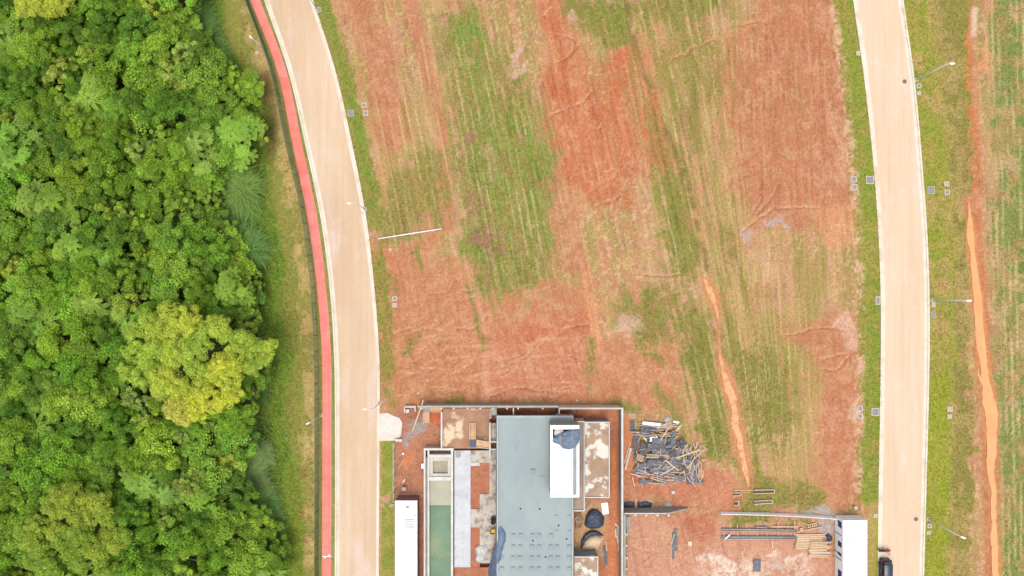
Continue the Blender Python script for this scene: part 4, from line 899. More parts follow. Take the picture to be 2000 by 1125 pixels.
for (x0,y0,x1,y1) in ((1144,993,1153,982),(1146,995,1155,984.5),(1144,993,1146,995),(1149,988,1151,990),(1153,982,1155,984.5)): G().beam(W(x0,y0,.25),W(x1,y1,.5),.09,.08).build('slat', m_pine, c)
mound('gravel_heap', [(1122,1002),(1134,1000),(1140,1012),(1136,1030),(1124,1034)], 0, .3, mat('mixed_spoil',A(170,140,104),A(140,110,84),1.4,.95,.5,5), 'low brown spoil heap against the east wall of the house', 'heap', .1, 4, seed=12)
# --- west yard
pboard('timber_pole',806.5,840.5,827,781,.12,1.8,.1,m_pine,'long pale pole leaning on the north wall beside the stair','pole',z2=2.75)
t = thing('block_enclosure',800,800,'small broken pale masonry enclosure at the northwest corner of the yard','wall')
pb(t,'wall', m_concp, 790,793,812,796.4,0,.8); pb(t,'wall', m_concp, 788.5,796.6,791,806,0,.75); pb(t,'wall', m_concp, 809.5,796.6,812,804,0,.7); pb(t,'rubble', m_wallw, 791.2,799.5,799,806,0,.35)
pb(thing('wall_stub',778,860.5,'short white block at the south edge of the concrete driveway','wall'),'block', m_wallw, 771.5,858,785,862.5,0,.6)
t = thing('sawhorse',789,957,'small wooden trestle standing on the red west yard','trestle')
g = G(); q = W(788.5,955,.75); g.box(q.x-.3,q.y-.25,.68,q.x+.3,q.y+.25,.75); g.build('top', m_pine2, t)
for sx in (-1,1):
    for sy in (-1,1): G().beam((q.x+sx*.22,q.y+sy*.2,.68),(q.x+sx*.3,q.y+sy*.42,-.02),.06,.06).build('leg', m_pine2, t)
pboard('timber_plank',777.5,916,789,896,.06,1.2,.05,m_orange,'thin orange batten on the red west yard beside the orange puddle','plank'); pboard('timber_plank',786.5,943,790.5,936,.06,1.3,.05,m_white,'short white batten lying above the wooden trestle','plank')
c = W(787.5,885.5); bucket(787.5,885.5,.0,.16,.25,m_white,'small white bucket on the grey patch of the west yard')
pboard('timber_plank',776,965,824,964.6,.1,1.0,.08,m_pine2,'long thin batten laid across the yard above the white cabin','plank')

# --- scrap heap of formwork
hr = random.Random(21)
def heap(x, y): return .75*max(0, 1-((x-1298)/80)**2-((y-888)/68)**2)**.7
lbP = 'black film faced formwork panel lying in the tangled scrap timber heap'; gP = 'formwork panels in the scrap heap'
panels = [(1268,838,34,8,0),(1242,862,11,42,.05),(1255,880,9,34,.1),(1288,862,30,13,.03),(1285,872,34,9,.05),(1290,881,34,8,-.03),(1270,876,20,9,-.3),(1290,890,38,9,0),(1293,897,30,9,.05),(1250,896,24,12,.2),(1280,905,32,12,0),(1315,860,9,38,.05),(1322,893,26,14,.6),(1318,902,24,14,-.6),(1300,912,26,16,.4),(1282,912,26,14,.1),(1262,910,24,12,-.15),(1258,923,30,10,.2),(1285,922,30,12,.5),(1302,925,22,10,.2),(1338,892,12,30,.15),(1345,905,34,9,-.2),(1330,880,24,12,-.6),(1340,915,10,30,.1),(1352,925,9,34,.06),(1345,935,8,24,-.05),(1360,930,8,26,.1),(1368,940,12,8,.4),(1262,941,28,9,.0),(1292,942,26,7,0),(1320,915,18,12,.3),(1308,880,16,26,.3),(1247,915,14,18,.5),(1275,893,18,10,.4),(1330,868,16,10,.2),(1310,846,30,6,.05),(1275,851,40,6,.02),(1260,845,20,6,.1),(1345,880,18,9,.9),(1360,905,10,20,.3)]
for i,(x,y_,ln,wd,an_) in enumerate(panels):
    a = an_ if ln > wd else an_+math.pi/2; L, Wd = max(ln,wd), min(ln,wd); z = .05+heap(x,y_)+.02*(i%5); t_ = hr.uniform(-.1,.1)
    dx, dy = math.cos(a)*L/2, math.sin(a)*L/2; pboard('plywood_panel',x-dx,y_-dy,x+dx,y_+dy,z-t_,Wd,.03,m_form,lbP,'panel',gP,z+t_)
lbK = 'loose pale timber batten in the tangled formwork scrap heap'; gK = 'battens in the scrap heap'
def batten(x, y_, L, a, wd=1.4, dz=.2, m=None):
    wd *= .8; L *= .85
    dx, dy = math.cos(a)*L/2, math.sin(a)*L/2; t_ = hr.uniform(-.12,.12); z = .12+heap(x,y_)+dz*hr.random()
    pboard('timber_batten',x-dx,y_-dy,x+dx,y_+dy,max(.05,z-t_),wd,.07,m or hr.choice((m_pine,m_pine2,m_pine2,m_pine2,m_pine)),lbK,'batten',gK,max(.05,z+t_))
for i in range(44):  batten(hr.uniform(1335,1372),hr.uniform(875,940),hr.uniform(10,34),math.radians(hr.gauss(100,28)),hr.uniform(1.1,1.9))
for i in range(26):  batten(hr.uniform(1250,1320),hr.uniform(826,852),hr.uniform(14,44),math.radians(hr.gauss(3,9)),hr.uniform(1,1.8))
for i in range(32):  batten(hr.uniform(1236,1335),hr.uniform(915,947),hr.uniform(10,34),math.radians(hr.gauss(8,14)),hr.uniform(1,1.8))
for i in range(54):  batten(hr.uniform(1240,1350),hr.uniform(850,930),hr.uniform(6,20),math.radians(hr.uniform(0,180)),hr.uniform(.9,1.6))
for i in range(26):  batten(hr.uniform(1300,1345),hr.uniform(870,925),hr.uniform(10,30),math.radians(hr.gauss(-25,30)),hr.uniform(.9,1.6))
for i in range(16):  batten(hr.uniform(1355,1376),hr.uniform(868,900),hr.uniform(8,20),math.radians(hr.gauss(60,35)),1.1)
for i in range(13):
    x, y_ = hr.uniform(1248,1352), hr.uniform(850,938); a = math.radians(hr.choice((hr.gauss(0,18),hr.gauss(90,25),hr.uniform(0,180)))); L = hr.uniform(8,24); z = .35+heap(x,y_)+.12*hr.random(); t_ = hr.uniform(-.2,.2); dx, dy = math.cos(a)*L/2, math.sin(a)*L/2
    pboard('plywood_panel',x-dx,y_-dy,x+dx,y_+dy,z-t_,hr.uniform(4,9),.03,m_form,lbP,'panel',gP,z+t_)
for i,(x0,y0,x1,y1,wd) in enumerate(((1290,860,1304,838,1.6),(1257,854,1271,873,3),(1262,888,1310,890,2),(1262,893,1310,892,2.2),(1320,895,1368,878,3),(1235,932,1240,950,1.4),(1290,928,1318,912,2),(1320,842,1330,831,2.6),(1300,900,1325,918,1.8),(1232,844,1248,844,1.8))):
    pboard('timber_batten',x0,y0,x1,y1,.5+heap((x0+x1)/2,(y0+y1)/2)*.6,wd,.08,m_pine,lbK,'batten',gK)
pboard('white_board',1255,826,1291,830,.5,6,.04,m_white,'white board on the top edge of the scrap timber heap','board'); pboard('white_board',1262,860,1284,856,.75,8,.04,m_white,'white board beside a sloping orange plank in the scrap heap','board')
pboard('white_board',1283,836,1302,828,.5,3.5,.04,m_concp,'thin grey white board sloping up at the top of the scrap heap','board'); pboard('white_block',1315,823.5,1326,825.5,.1,4,.12,m_white,'short white block lying right of the scrap heap top','block')
def crate(px, py, w_, h_, a, z, label):
    t = thing('timber_crate',px,py,label,'pallet',None,z); c = W(px,py,z); ca_, sa = math.cos(a), math.sin(a)
    def q(u_,v_,zz): return Vector((c.x+(u_*ca_-v_*sa)*S, c.y-(u_*sa+v_*ca_)*S, z+zz))
    for i in range(6): f_ = (i/5-.5)*h_; G().beam(q(-w_/2,f_,.1),q(w_/2,f_,.1),.09,.03).build('slat', m_orange, t)
    for i in range(3): f_ = (i/2-.5)*w_; G().beam(q(f_,-h_/2,.04),q(f_,h_/2,.04),.09,.08).build('bearer', m_pine, t)
crate(1250,894.5,12,11,.45,.62,'small slatted timber pallet on the west side of the scrap heap'); crate(1307,830,9,10,-.35,.35,'broken slatted crate at the top of the scrap heap'); crate(1369,925,10,13,.05,.25,'slatted timber crate at the right edge of the scrap heap')
mound('crumpled_tarpaulin', [(1296,818),(1303,812),(1310,816),(1310,824),(1303,829),(1298,825)], 0, .35, m_clear, 'small crumpled grey sheet above the scrap timber heap', 'plastic sheet', .12, 4, seed=5)
for i,y_ in enumerate((809,812,815)): pboard('timber_plank',1227,y_,1242,y_,.06,1.2,.06,m_concp,('top of three pale boards lying by the wall corner','middle of three pale boards lying by the wall corner','bottom of three pale boards lying by the wall corner')[i],'plank')
pboard('plywood_panel',1235,822,1235.5,842,.08,9,.05,m_form,'dark upright panel between the wall and the scrap heap','panel'); pboard('timber_plank',1221,918,1231,878,.1,3.6,.06,m_concp,'long pale grey plank lying along the wall beside the scrap heap','plank'); pboard('timber_plank',1219,905,1231,864,.1,1.4,.06,m_pine2,'thin brown plank lying along the wall beside the scrap heap','plank')
pboard('timber_plank',1229,879,1241,876,.16,7,.05,m_concp,'wide pale board crossing the grey plank beside the scrap heap','plank')
# fallen debris below the heap
mound('tarp_strip', [(1218,980),(1228,979),(1239,981),(1239,991),(1218,991)], 0, .2, m_tarpd, 'dark tarpaulin strip by the wall left of the upright plank', 'tarpaulin', .08, 4, seed=2); mound('tarp_strip', [(1245,981),(1262,979),(1274,982),(1272,991),(1246,991)], 0, .25, m_tarpd, 'dark tarpaulin strip by the wall right of the upright plank', 'tarpaulin', .08, 4, seed=9)
pboard('timber_plank',1241.5,974,1241.5,992,.1,2.6,.06,m_orange,'pale upright plank between two dark tarpaulin strips','plank')
mound('mortar_heap', [(1310,958),(1318,957),(1319,964),(1312,966)], 0, .25, m_concp, 'small white mortar lump below the scrap heap', 'heap', .05, 3, seed=7, na=16, rings=4); mound('mortar_heap', [(1296,984),(1305,981),(1313,985),(1310,991),(1297,991)], 0, .25, mat('pale_green_rubble',A(196,206,196)), 'pale greenish rubble lump beside the grey buttressed wall', 'heap', .08, 3, seed=11, na=16, rings=4)
# hollow blocks stacked in the corner of the bare plot
bt = None
for r_ in range(8):
    for c_ in range(2):
        x, y_ = 1224.2+c_*4, 1010.4+r_*4
        if bt is None:
            p_ = W(x,y_,.2); bt = empty('hollow_block', p_, 'pale hollow block in the plot corner, left column, first from the top', 'block', 'hollow blocks in the plot corner'); g = G()
            hw, hh = .15, .145
            for a,b,c2,e in ((-hw,-hh,hw,-hh+.05),(-hw,hh-.05,hw,hh),(-hw,-hh+.05,-hw+.05,hh-.05),(hw-.05,-hh+.05,hw,hh-.05),(-.02,-hh+.05,.02,hh-.05)): g.box(p_.x+a,p_.y+b,0,p_.x+c2,p_.y+e,.4)
            g.build('shell', m_wallw, bt); bt.location.z = .2
        else:
            o = copy_tree(bt); p_ = W(x,y_,.2); o.location = (p_.x,p_.y,.2+.03*hr.random()); o['label'] = 'pale hollow block in the plot corner, %s column, %s from the top' % (('left','right')[c_], 'first second third fourth fifth sixth seventh eighth'.split()[r_])
# bare plot: boards and panels
pboard('plywood_panel',1319.5,1033,1320,1076,.12,5.5,.04,m_form,'long bluish panel lying on the bare plot','panel'); pboard('plywood_panel',1314.5,1040,1315,1092,.06,4.5,.04,m_form,'darker long panel under the bluish one on the bare plot','panel')
pboard('timber_plank',1310.5,1040,1310.5,1104,.08,1.2,.05,m_pine,'thin pale batten left of the panels on the bare plot','plank'); pboard('timber_plank',1317,1043,1311.5,1062,.2,1.6,.05,m_pine,'sloping pale batten across the panels on the bare plot','plank')
pboard('timber_block',1344,1062,1351,1061,.1,9,.2,m_pine,'square pale wooden block on the bare plot','block')
pboard('plywood_panel',1471,1104,1486,1104.5,.08,24,.05,m_form,'dark sheet panel lying on the lime dusted ground','panel')
for i,(y_,wd,x0,x1,lb) in enumerate(((1033.5,3.2,1409,1553,'upper long grey pipe bundle resting on sleepers'),(1037,2.2,1409,1556,'thin grey pipe below the upper pipe bundle'),(1048.5,3.0,1409,1556,'upper pipe of the lower grey pipe bundle on sleepers'),(1052.5,3.6,1409,1556,'lowest long grey pipe resting on sleepers'),(1029.5,3,1475,1500,'short dark pipe above the long grey pipes'))):
    a, b = W(x0,y_,.25), W(x1,y_+ (1.5 if i < 2 else .4),.25); g = G(); g.tube(a,b,wd*S/2,n=10); tag(g.build('plastic_pipe', m_gal, None, True, tuple(a)), lb, 'pipe')
for i,(x,y0,y1) in enumerate(((1414,1023,1048),(1425.5,1020,1036),(1440,1023,1048),(1457,1019,1048),(1479,1018,1048),(1497,1020,1048),(1519,1020,1048),(1538.5,1022,1040),(1552,1017,1047))):
    pboard('timber_sleeper',x,y0,x+hr.uniform(-.8,1.4),y1,.06,1.7,.1,m_pine,('first second third fourth fifth sixth seventh eighth ninth'.split()[i])+' pale sleeper from the left under the long grey pipes','sleeper','sleepers under the grey pipes')
pboard('timber_plank',1510,1029,1560,1028.6,.42,1.8,.05,m_pine,'pale plank laid over the sleeper ends above the pipes','plank'); pboard('timber_plank',1556,1039,1606,1029,.25,1.8,.05,m_pine,'sloping pale plank above the timber stack','plank'); pboard('timber_plank',1508,1056,1509,1071,.06,1.8,.05,m_pine,'short batten standing below the long pipes','plank')
pboard('timber_plank',1416,1053,1426,1044,.5,1.8,.06,m_white,'white batten lying across the left end of the lower pipes','plank'); pboard('timber_plank',1560,1017,1578,1025,.1,1.2,.05,m_pine,'thin pale batten pointing at the short ladder','plank'); pboard('timber_block',1562,1034,1568,1034,.15,7,.25,m_pine,'small pale wooden box at the end of the sloping plank','block')
# sawn timber stacks
OD = 'first second third fourth fifth sixth seventh eighth ninth tenth eleventh twelfth thirteenth fourteenth fifteenth sixteenth'.split(); gS = 'boards in the timber stacks'; lbS = lambda st, i: '%s pale board from the top in the %s timber stack' % (OD[i], st)
for i in range(7): pboard('sawn_board',1556+hr.uniform(-3,3),1044.5+i*2.1,1610+hr.uniform(-5,4),1044.2+i*2.1+hr.uniform(-.6,.6),.15+.06*(i%2),2.05,.1,m_pine,lbS('long upper',i),'board',gS)
for i in range(9): pboard('sawn_board',1554+hr.uniform(-2,2),1057+i*1.8,1582+hr.uniform(-4,4),1057+i*1.8,.2+.05*(i%3),1.8,.1,m_pine,lbS('short left',i),'board',gS)
for i in range(16): pboard('sawn_board',1580+hr.uniform(-2,3),1058+i*1.95,1620+hr.uniform(-6,5),1058+i*1.95+hr.uniform(-1,1),.25+.05*(i%3),1.95,.1,hr.choice((m_pine,m_pine,m_orange,m_pine2)),lbS('lower right',i),'board',gS)
def ladder(x0,y0,x1,y1,wd,z,n_,label):
    t = thing('timber_ladder',(x0+x1)/2,(y0+y1)/2,label,'ladder'); dx,dy = x1-x0,y1-y0; L = math.hypot(dx,dy); ox,oy = -dy/L*wd/2, dx/L*wd/2
    for s_ in (-1,1): G().beam(W(x0+ox*s_,y0+oy*s_,z),W(x1+ox*s_,y1+oy*s_,z),.09,.07).build('rail', m_pine, t)
    for i in range(n_): f_ = (i+.5)/n_; G().beam(W(x0+dx*f_+ox,y0+dy*f_+oy,z),W(x0+dx*f_-ox,y0+dy*f_-oy,z),.09,.05).build('rung', m_pine, t)
ladder(1577,1028,1596,1024,5,.2,5,'short timber ladder frame lying above the sawn boards'); ladder(1583,1061,1616,1060.5,4.2,.72,7,'timber ladder lying on top of the sawn board stack')
mound('tarp_bundle', [(1612,1046),(1619,1042),(1626,1049),(1625,1056),(1619,1059),(1615,1054)], 0, .5, m_tarpd, 'dark wrapped bundle at the right end of the timber stack', 'bundle', .1, 3, seed=14, na=24, rings=6)
# column forms on the grass strip above the hoarding
def form(x0,y0,x1,y1,wd,label):
    t = thing('column_form',(x0+x1)/2,(y0+y1)/2,label,'formwork'); dx,dy = x1-x0,y1-y0; L = math.hypot(dx,dy); ox,oy = -dy/L*wd/2, dx/L*wd/2
    a, b = W(x0,y0,.08), W(x1,y1,.08); G().beam(a,b,wd*S-.1,.06).build('base_panel', m_form, t)
    for s_ in (-1,1): G().beam(W(x0+ox*s_,y0+oy*s_,.18),W(x1+ox*s_,y1+oy*s_,.18),.1,.3).build('side_board', m_pine, t)
    G().beam(W(x1+ox*.9,y1+oy*.9,.2),W(x1-ox*.9,y1-oy*.9,.2),.12,.26).build('end_board', m_pine, t)
form(1432,965.5,1446.5,964.5,5,'short column form, upper left of the four on the grass'); form(1434.5,982.3,1442.5,982.3,8,'short column form, lower left of the four on the grass')
form(1472,960.5,1512,959.3,6.5,'long column form, upper right of the four on the grass'); form(1472,981.7,1508,979,6,'long column form, lower right of the four on the grass')
pboard('timber_plank',1436,957.5,1472,957.2,.08,1.3,.05,m_pine,'thin pale batten left of the upper long column form','plank'); pboard('timber_plank',1474,956,1512,955.4,.1,1.2,.05,m_pine,'thin pale batten above the upper long column form','plank'); pboard('timber_plank',1440,962,1465,960.5,.08,1.1,.05,m_orange,'thin orange batten between the column forms','plank')
t = thing('water_drum',1667.5,989.5,'round pinkish drum standing above the white shed','drum'); c = W(1667.5,989.5); g = G(); g.tube(c,c+Vector((0,0,.7)),.28,.28,18); g.build('shell', mat('pink_drum',A(240,196,170)), t, False); g = G(); g.tube(c+Vector((0,0,.7)),c+Vector((0,0,.74)),.22,.2,18); g.build('lid', m_concp, t)
t = thing('orange_drum',1635.5,1113,'orange tub beside the west wall of the white shed','drum'); c = W(1635.5,1113); g = G(); g.tube(c,c+Vector((0,0,.6)),.26,.28,16); g.build('shell', mat('orange_plastic',A(236,130,76)), t); g = G(); g.tube(c+Vector((0,0,.6)),c+Vector((0,0,.63)),.2,.2,16); g.build('lid', mat('orange_lid',A(220,112,64)), t)
mound('rubbish_sack', [(1622,1010),(1630,1008),(1632,1016),(1626,1020),(1620,1017)], 0, .4, mat('pinkish_sack',A(232,186,172)), 'pinkish rubbish sack at the corner of the white shed', 'sack', .1, 3, seed=15, na=20, rings=5)

# loose stones and litter scattered over the lots (uncountable)
g = G(); r_ = random.Random(44)
for i in range(1500):
    x, y_ = (r_.uniform(745,1340), r_.uniform(560,790)) if i < 420 else ((r_.uniform(1222,1640), r_.uniform(935,1125)) if i < 1250 else (r_.uniform(700,1690), r_.uniform(0,990)))
    if 740 < x < 1217 and y_ > 785: continue
    c = W(x,y_); z = gz(x,y_); s_ = r_.uniform(.03,.11)*(1.6 if r_.random() < .08 else 1)
    vv = [(c.x+s_*dx*r_.uniform(.6,1.2), c.y+s_*dy*r_.uniform(.6,1.2), z+s_*dz*.8) for dx,dy,dz in ((-1,0,-.3),(0,-1,-.3),(1,0,-.3),(0,1,-.3),(-.4,-.3,.8),(.4,.3,.7))]
    g.add(vv, [(0,1,4),(1,2,5),(1,5,4),(2,3,5),(3,0,4),(3,4,5)])
tag(g.build('rubble', mat('pale_stone',A(240,214,188),A(222,186,158),3,.9)), 'scattered small pale stones and mortar crumbs over the bare earth', 'rubble', kind='stuff')
for i,(x,y_) in enumerate(((835,742),(1127,782),(1404,906),(817,768),(706,416),(762,487))):
    c = W(x,y_); pts_ = [(x+3*math.cos(k*.785)*r_.uniform(.6,1.1), y_+2.6*math.sin(k*.785)*r_.uniform(.6,1.1)) for k in range(8)]
    mound('stone', pts_, 0, .2, m_wallw, ('white stone in the bare earth left of the house plot','pale stone by the north wall near its middle','white stone right of the scrap heap','white lump above the north wall corner','white lump beside the arm of the road lamp','white chip on the bare earth below the pipe')[i], 'stone', .05, 2, seed=i, na=12, rings=3)

# ---------------------------------------------------------------- vehicles
m_car = mat('dark_car_paint', (.035,.042,.058), (.03,.036,.05), 1, .34, spec=.5, metal=.2); m_glass = mat('car_glass', (.012,.014,.018), rough=.06, spec=.8)
m_tyre = mat('tyre', (.02,.02,.02), rough=.8); m_rim = mat('alloy_rim', (.5,.5,.5), rough=.3, metal=.8); m_red = mat('tail_light', (.4,.02,.02), rough=.2); m_trim = mat('black_trim', (.015,.015,.016), rough=.5)
def car():
    RZ = -.10; c = W(1735,1126,1.4); cx, cy = c.x, c.y; t = empty('parked_car', (cx,cy,RZ), 'black estate car parked at the left kerb of the right road', 'car')
    def ring(y_, hw, z0, z1, r=.16):
        return [(cx-hw+r,cy+y_,RZ+z0),(cx+hw-r,cy+y_,RZ+z0),(cx+hw,cy+y_,RZ+z0+r*1.3),(cx+hw,cy+y_,RZ+z1-r*.8),(cx+hw-r*.6,cy+y_,RZ+z1),(cx-hw+r*.6,cy+y_,RZ+z1),(cx-hw,cy+y_,RZ+z1-r*.8),(cx-hw,cy+y_,RZ+z0+r*1.3)]
    g = G(); g.loft([ring(*a) for a in ((2.32,.66,.42,.80),(2.27,.80,.34,.95),(2.05,.88,.28,1.02),(1.2,.91,.25,1.03),(-.9,.91,.25,1.02),(-1.5,.90,.26,.98),(-2.0,.86,.28,.88),(-2.25,.76,.32,.78),(-2.32,.6,.4,.7))][::-1]); g.build('body', m_car, t, True)
    def gr(y_, hb, ht, zb, zt): return [(cx-hb,cy+y_,RZ+zb),(cx+hb,cy+y_,RZ+zb),(cx+ht,cy+y_,RZ+zt),(cx-ht,cy+y_,RZ+zt)]
    g = G(); g.loft([gr(2.12,.78,.74,.98,1.03),gr(1.85,.80,.64,1.0,1.50),gr(1.55,.82,.65,1.0,1.56),(gr(.3,.83,.66,1.0,1.585)),gr(-.35,.82,.64,1.0,1.54),gr(-1.15,.78,.72,.98,1.03)][::-1]); g.build('glasshouse', m_glass, t)
    g = G(); g.loft([[(cx-w_,cy+y_,RZ+z),(cx+w_,cy+y_,RZ+z),(cx+w_*.93,cy+y_,RZ+z+.05),(cx-w_*.93,cy+y_,RZ+z+.05)] for y_,w_,z in ((1.95,.60,1.47),(1.75,.65,1.54),(.3,.67,1.585),(-.3,.65,1.545),(-.42,.62,1.51))][::-1]); g.build('roof', m_car, t, True)
    g = G(); g.box(cx-.58,cy+1.93,RZ+1.46,cx+.58,cy+2.08,RZ+1.50); g.build('rear_spoiler', m_car, t)
    for s_ in (-1,1):
        for y_ in (1.55,.62,-.28): G().beam((cx+s_*.835,cy+y_,RZ+1.0),(cx+s_*.675,cy+y_+(.06 if y_ > -.2 else .0),RZ+1.56),.06,.09).build('pillar', m_car, t)
        G().beam((cx+s_*.62,cy+1.7,RZ+1.66),(cx+s_*.62,cy-.2,RZ+1.66),.04,.04).build('roof_rail', m_pole, t)
        for y_ in (1.38,-1.42):
            wl_ = G(); wl_.tube((cx+s_*.70,cy+y_,RZ+.33),(cx+s_*.925,cy+y_,RZ+.33),.33,.33,20); tw = wl_.build('wheel', m_tyre, t)
            rg = G(); rg.tube((cx+s_*.93,cy+y_,RZ+.33),(cx+s_*.94,cy+y_,RZ+.33),.22,.2,14); rg.build('rim', m_rim, tw).location = (0,0,0)
        G().box(cx+s_*.86,cy-.75,RZ+1.02,cx+s_*1.06,cy-.6,RZ+1.16).build('door_mirror', m_trim, t)
        G().box(cx+s_*.55,cy+2.2,RZ+.75,cx+s_*.84,cy+2.285,RZ+.95).build('tail_light', m_red, t)
        G().box(cx+s_*.912,cy+.45,RZ+.86,cx+s_*.93,cy+.65,RZ+.89).build('door_handle', m_pole, t)
    G().box(cx-.26,cy+2.31,RZ+.55,cx+.26,cy+2.335,RZ+.68).build('number_plate', m_wallw, t)
    G().box(cx-.7,cy+2.25,RZ+.33,cx+.7,cy+2.37,RZ+.48).build('rear_bumper', m_trim, t)
    t.rotation_euler.z = math.radians(-1.2)
car()
def moto():
    RZ = -.1; c = W(1729,1076,.6); cx, cy = c.x, c.y; t = empty('motorcycle', (cx,cy,RZ), 'red motorcycle with black seat parked across the kerb behind the black car', 'motorcycle')
    Pt = lambda x,y_,z: (cx+x,cy+y_,RZ+z)
    for x,nm in ((-.68,'rear'),(.68,'front')):
        g = G(); rings_ = []
        for i in range(24):
            a = i*math.pi/12; rings_.append([Pt(x+(.25+.055*math.cos(b))*math.cos(a), .055*math.sin(b), .30+(.25+.055*math.cos(b))*math.sin(a)) for b in (0,1.57,3.14,4.71)])
        rings_.append(rings_[0]); g.loft(rings_, False); wo = g.build('wheel', m_tyre, t)
        g = G(); g.tube(Pt(x,-.05,.3),Pt(x,.05,.3),.06,n=10)
        for k in range(6): a = k*math.pi/3; g.beam(Pt(x,0,.3),Pt(x+.22*math.cos(a),0,.3+.22*math.sin(a)),.02,.03)
        g.build('rim', m_rim, wo).location = (0,0,0)
    sec = lambda x,w_,z0,z1: [Pt(x,-w_,z0),Pt(x,-w_*.8,z1),Pt(x,w_*.8,z1),Pt(x,w_,z0)]
    g = G(); g.loft([sec(.42,.06,.72,.92),sec(.3,.15,.68,1.0),sec(.1,.17,.68,1.0),sec(-.12,.11,.70,.88)]); g.build('fuel_tank', mat('red_paint',A(206,60,60),A(190,48,50),2,.3), t, True)
    g = G(); g.loft([sec(-.08,.11,.72,.84),sec(-.3,.15,.74,.84),sec(-.6,.14,.78,.88),sec(-.78,.10,.82,.9)]); g.build('seat', m_trim, t, True)
    g = G(); g.loft([sec(-.7,.09,.74,.82),sec(-.95,.07,.76,.82)]); g.build('tail', mat('grey_plastic',A(120,120,128)), t); G().box(*Pt(-1.0,-.14,.80),*Pt(-.74,.14,.86)).build('luggage_rack', m_trim, t)
    g = G(); g.box(*Pt(-.15,-.13,.25),*Pt(.28,.13,.62)); g.build('engine', m_rim, t)
    g = G(); g.beam(Pt(.45,0,.85),Pt(-.6,0,.72),.06,.06); g.beam(Pt(.3,0,.7),Pt(.0,0,.25),.05,.05); g.beam(Pt(-.1,0,.3),Pt(-.68,.07,.3),.04,.05); g.build('frame', m_trim, t)
    for s_ in (-1,1): G().tube(Pt(.48,s_*.1,.95),Pt(.68,s_*.1,.3),.028,n=8).build('fork', m_rim, t)
    g = G(); g.tube(Pt(.46,-.1,1.03),Pt(.46,.1,1.03),.02,n=8); g.tube(Pt(.46,.1,1.03),Pt(.36,.36,1.07),.02,n=8); g.tube(Pt(.46,-.1,1.03),Pt(.36,-.36,1.07),.02,n=8); g.build('handlebar', m_trim, t)
    for s_ in (-1,1):
        G().tube(Pt(.36,s_*.34,1.07),Pt(.32,s_*.44,1.07),.03,n=8).build('grip', m_trim, t)
        g = G(); g.tube(Pt(.4,s_*.28,1.07),Pt(.42,s_*.34,1.25),.01,n=6); g.box(*Pt(.40,s_*.34-.07,1.22),*Pt(.43,s_*.34+.07,1.31)); g.build('mirror', m_trim, t)
    g = G(); g.tube(Pt(.5,0,.92),Pt(.62,0,.9),.11,.09,12); g.build('headlight', m_lens, t)
    g = G(); rings_ = [[Pt(.68+.36*math.cos(a),-.07,.3+.36*math.sin(a)),Pt(.68+.36*math.cos(a),.07,.3+.36*math.sin(a))] for a in np.linspace(.5,2.4,8)]
    g.add([p_ for r_ in rings_ for p_ in r_], [(2*i,2*i+1,2*i+3,2*i+2) for i in range(7)]); g.build('front_mudguard', MATS['red_paint'], t)
    G().tube(Pt(.1,-.16,.28),Pt(-.8,-.18,.38),.05,n=8).build('exhaust', m_rim, t); G().beam(Pt(-.05,.1,.3),Pt(-.12,.32,.0),.03,.03).build('kickstand', m_trim, t)
    t.rotation_euler = (0,0,math.radians(-3)); t.scale = (1.05,1.05,1)
moto()
# ================================================================ forest
def leaf_material(name, trans=.35):
    m = bpy.data.materials.new(name); m.use_nodes = True; n = m.node_tree.nodes; l = m.node_tree.links
    p = n['Principled BSDF']; p.inputs['Roughness'].default_value = .6; p.inputs['Specular IOR Level'].default_value = .22
    vc = n.new('ShaderNodeVertexColor'); vc.layer_name = 'Col'; oi = n.new('ShaderNodeObjectInfo')
    mx = n.new('ShaderNodeMix'); mx.data_type = 'RGBA'; mx.blend_type = 'MULTIPLY'; mx.inputs[0].default_value = 1
    l.new(vc.outputs[0], mx.inputs[6]); l.new(oi.outputs['Color'], mx.inputs[7])
    hv = n.new('ShaderNodeHueSaturation'); mr = n.new('ShaderNodeMapRange'); mr.inputs[3].default_value = .9; mr.inputs[4].default_value = 1.1
    l.new(oi.outputs['Random'], mr.inputs[0]); l.new(mr.outputs[0], hv.inputs['Value']); l.new(mx.outputs[2], hv.inputs['Color'])
    l.new(hv.outputs[0], p.inputs['Base Color'])
    tr = n.new('ShaderNodeBsdfTranslucent'); l.new(hv.outputs[0], tr.inputs['Color']); ms = n.new('ShaderNodeMixShader'); ms.inputs[0].default_value = trans
    l.new(p.outputs[0], ms.inputs[1]); l.new(tr.outputs[0], ms.inputs[2]); l.new(ms.outputs[0], n['Material Output'].inputs['Surface']); return m
m_leaf = leaf_material('foliage', .42); m_blade = leaf_material('long_grass', .25)
m_bark = mat('bark', (.12,.09,.065), (.08,.06,.045), 3, .95, .5, 10)
m_barkp = mat('pale_bark', (.3,.25,.2), (.22,.18,.14), 3, .95, .5, 10)

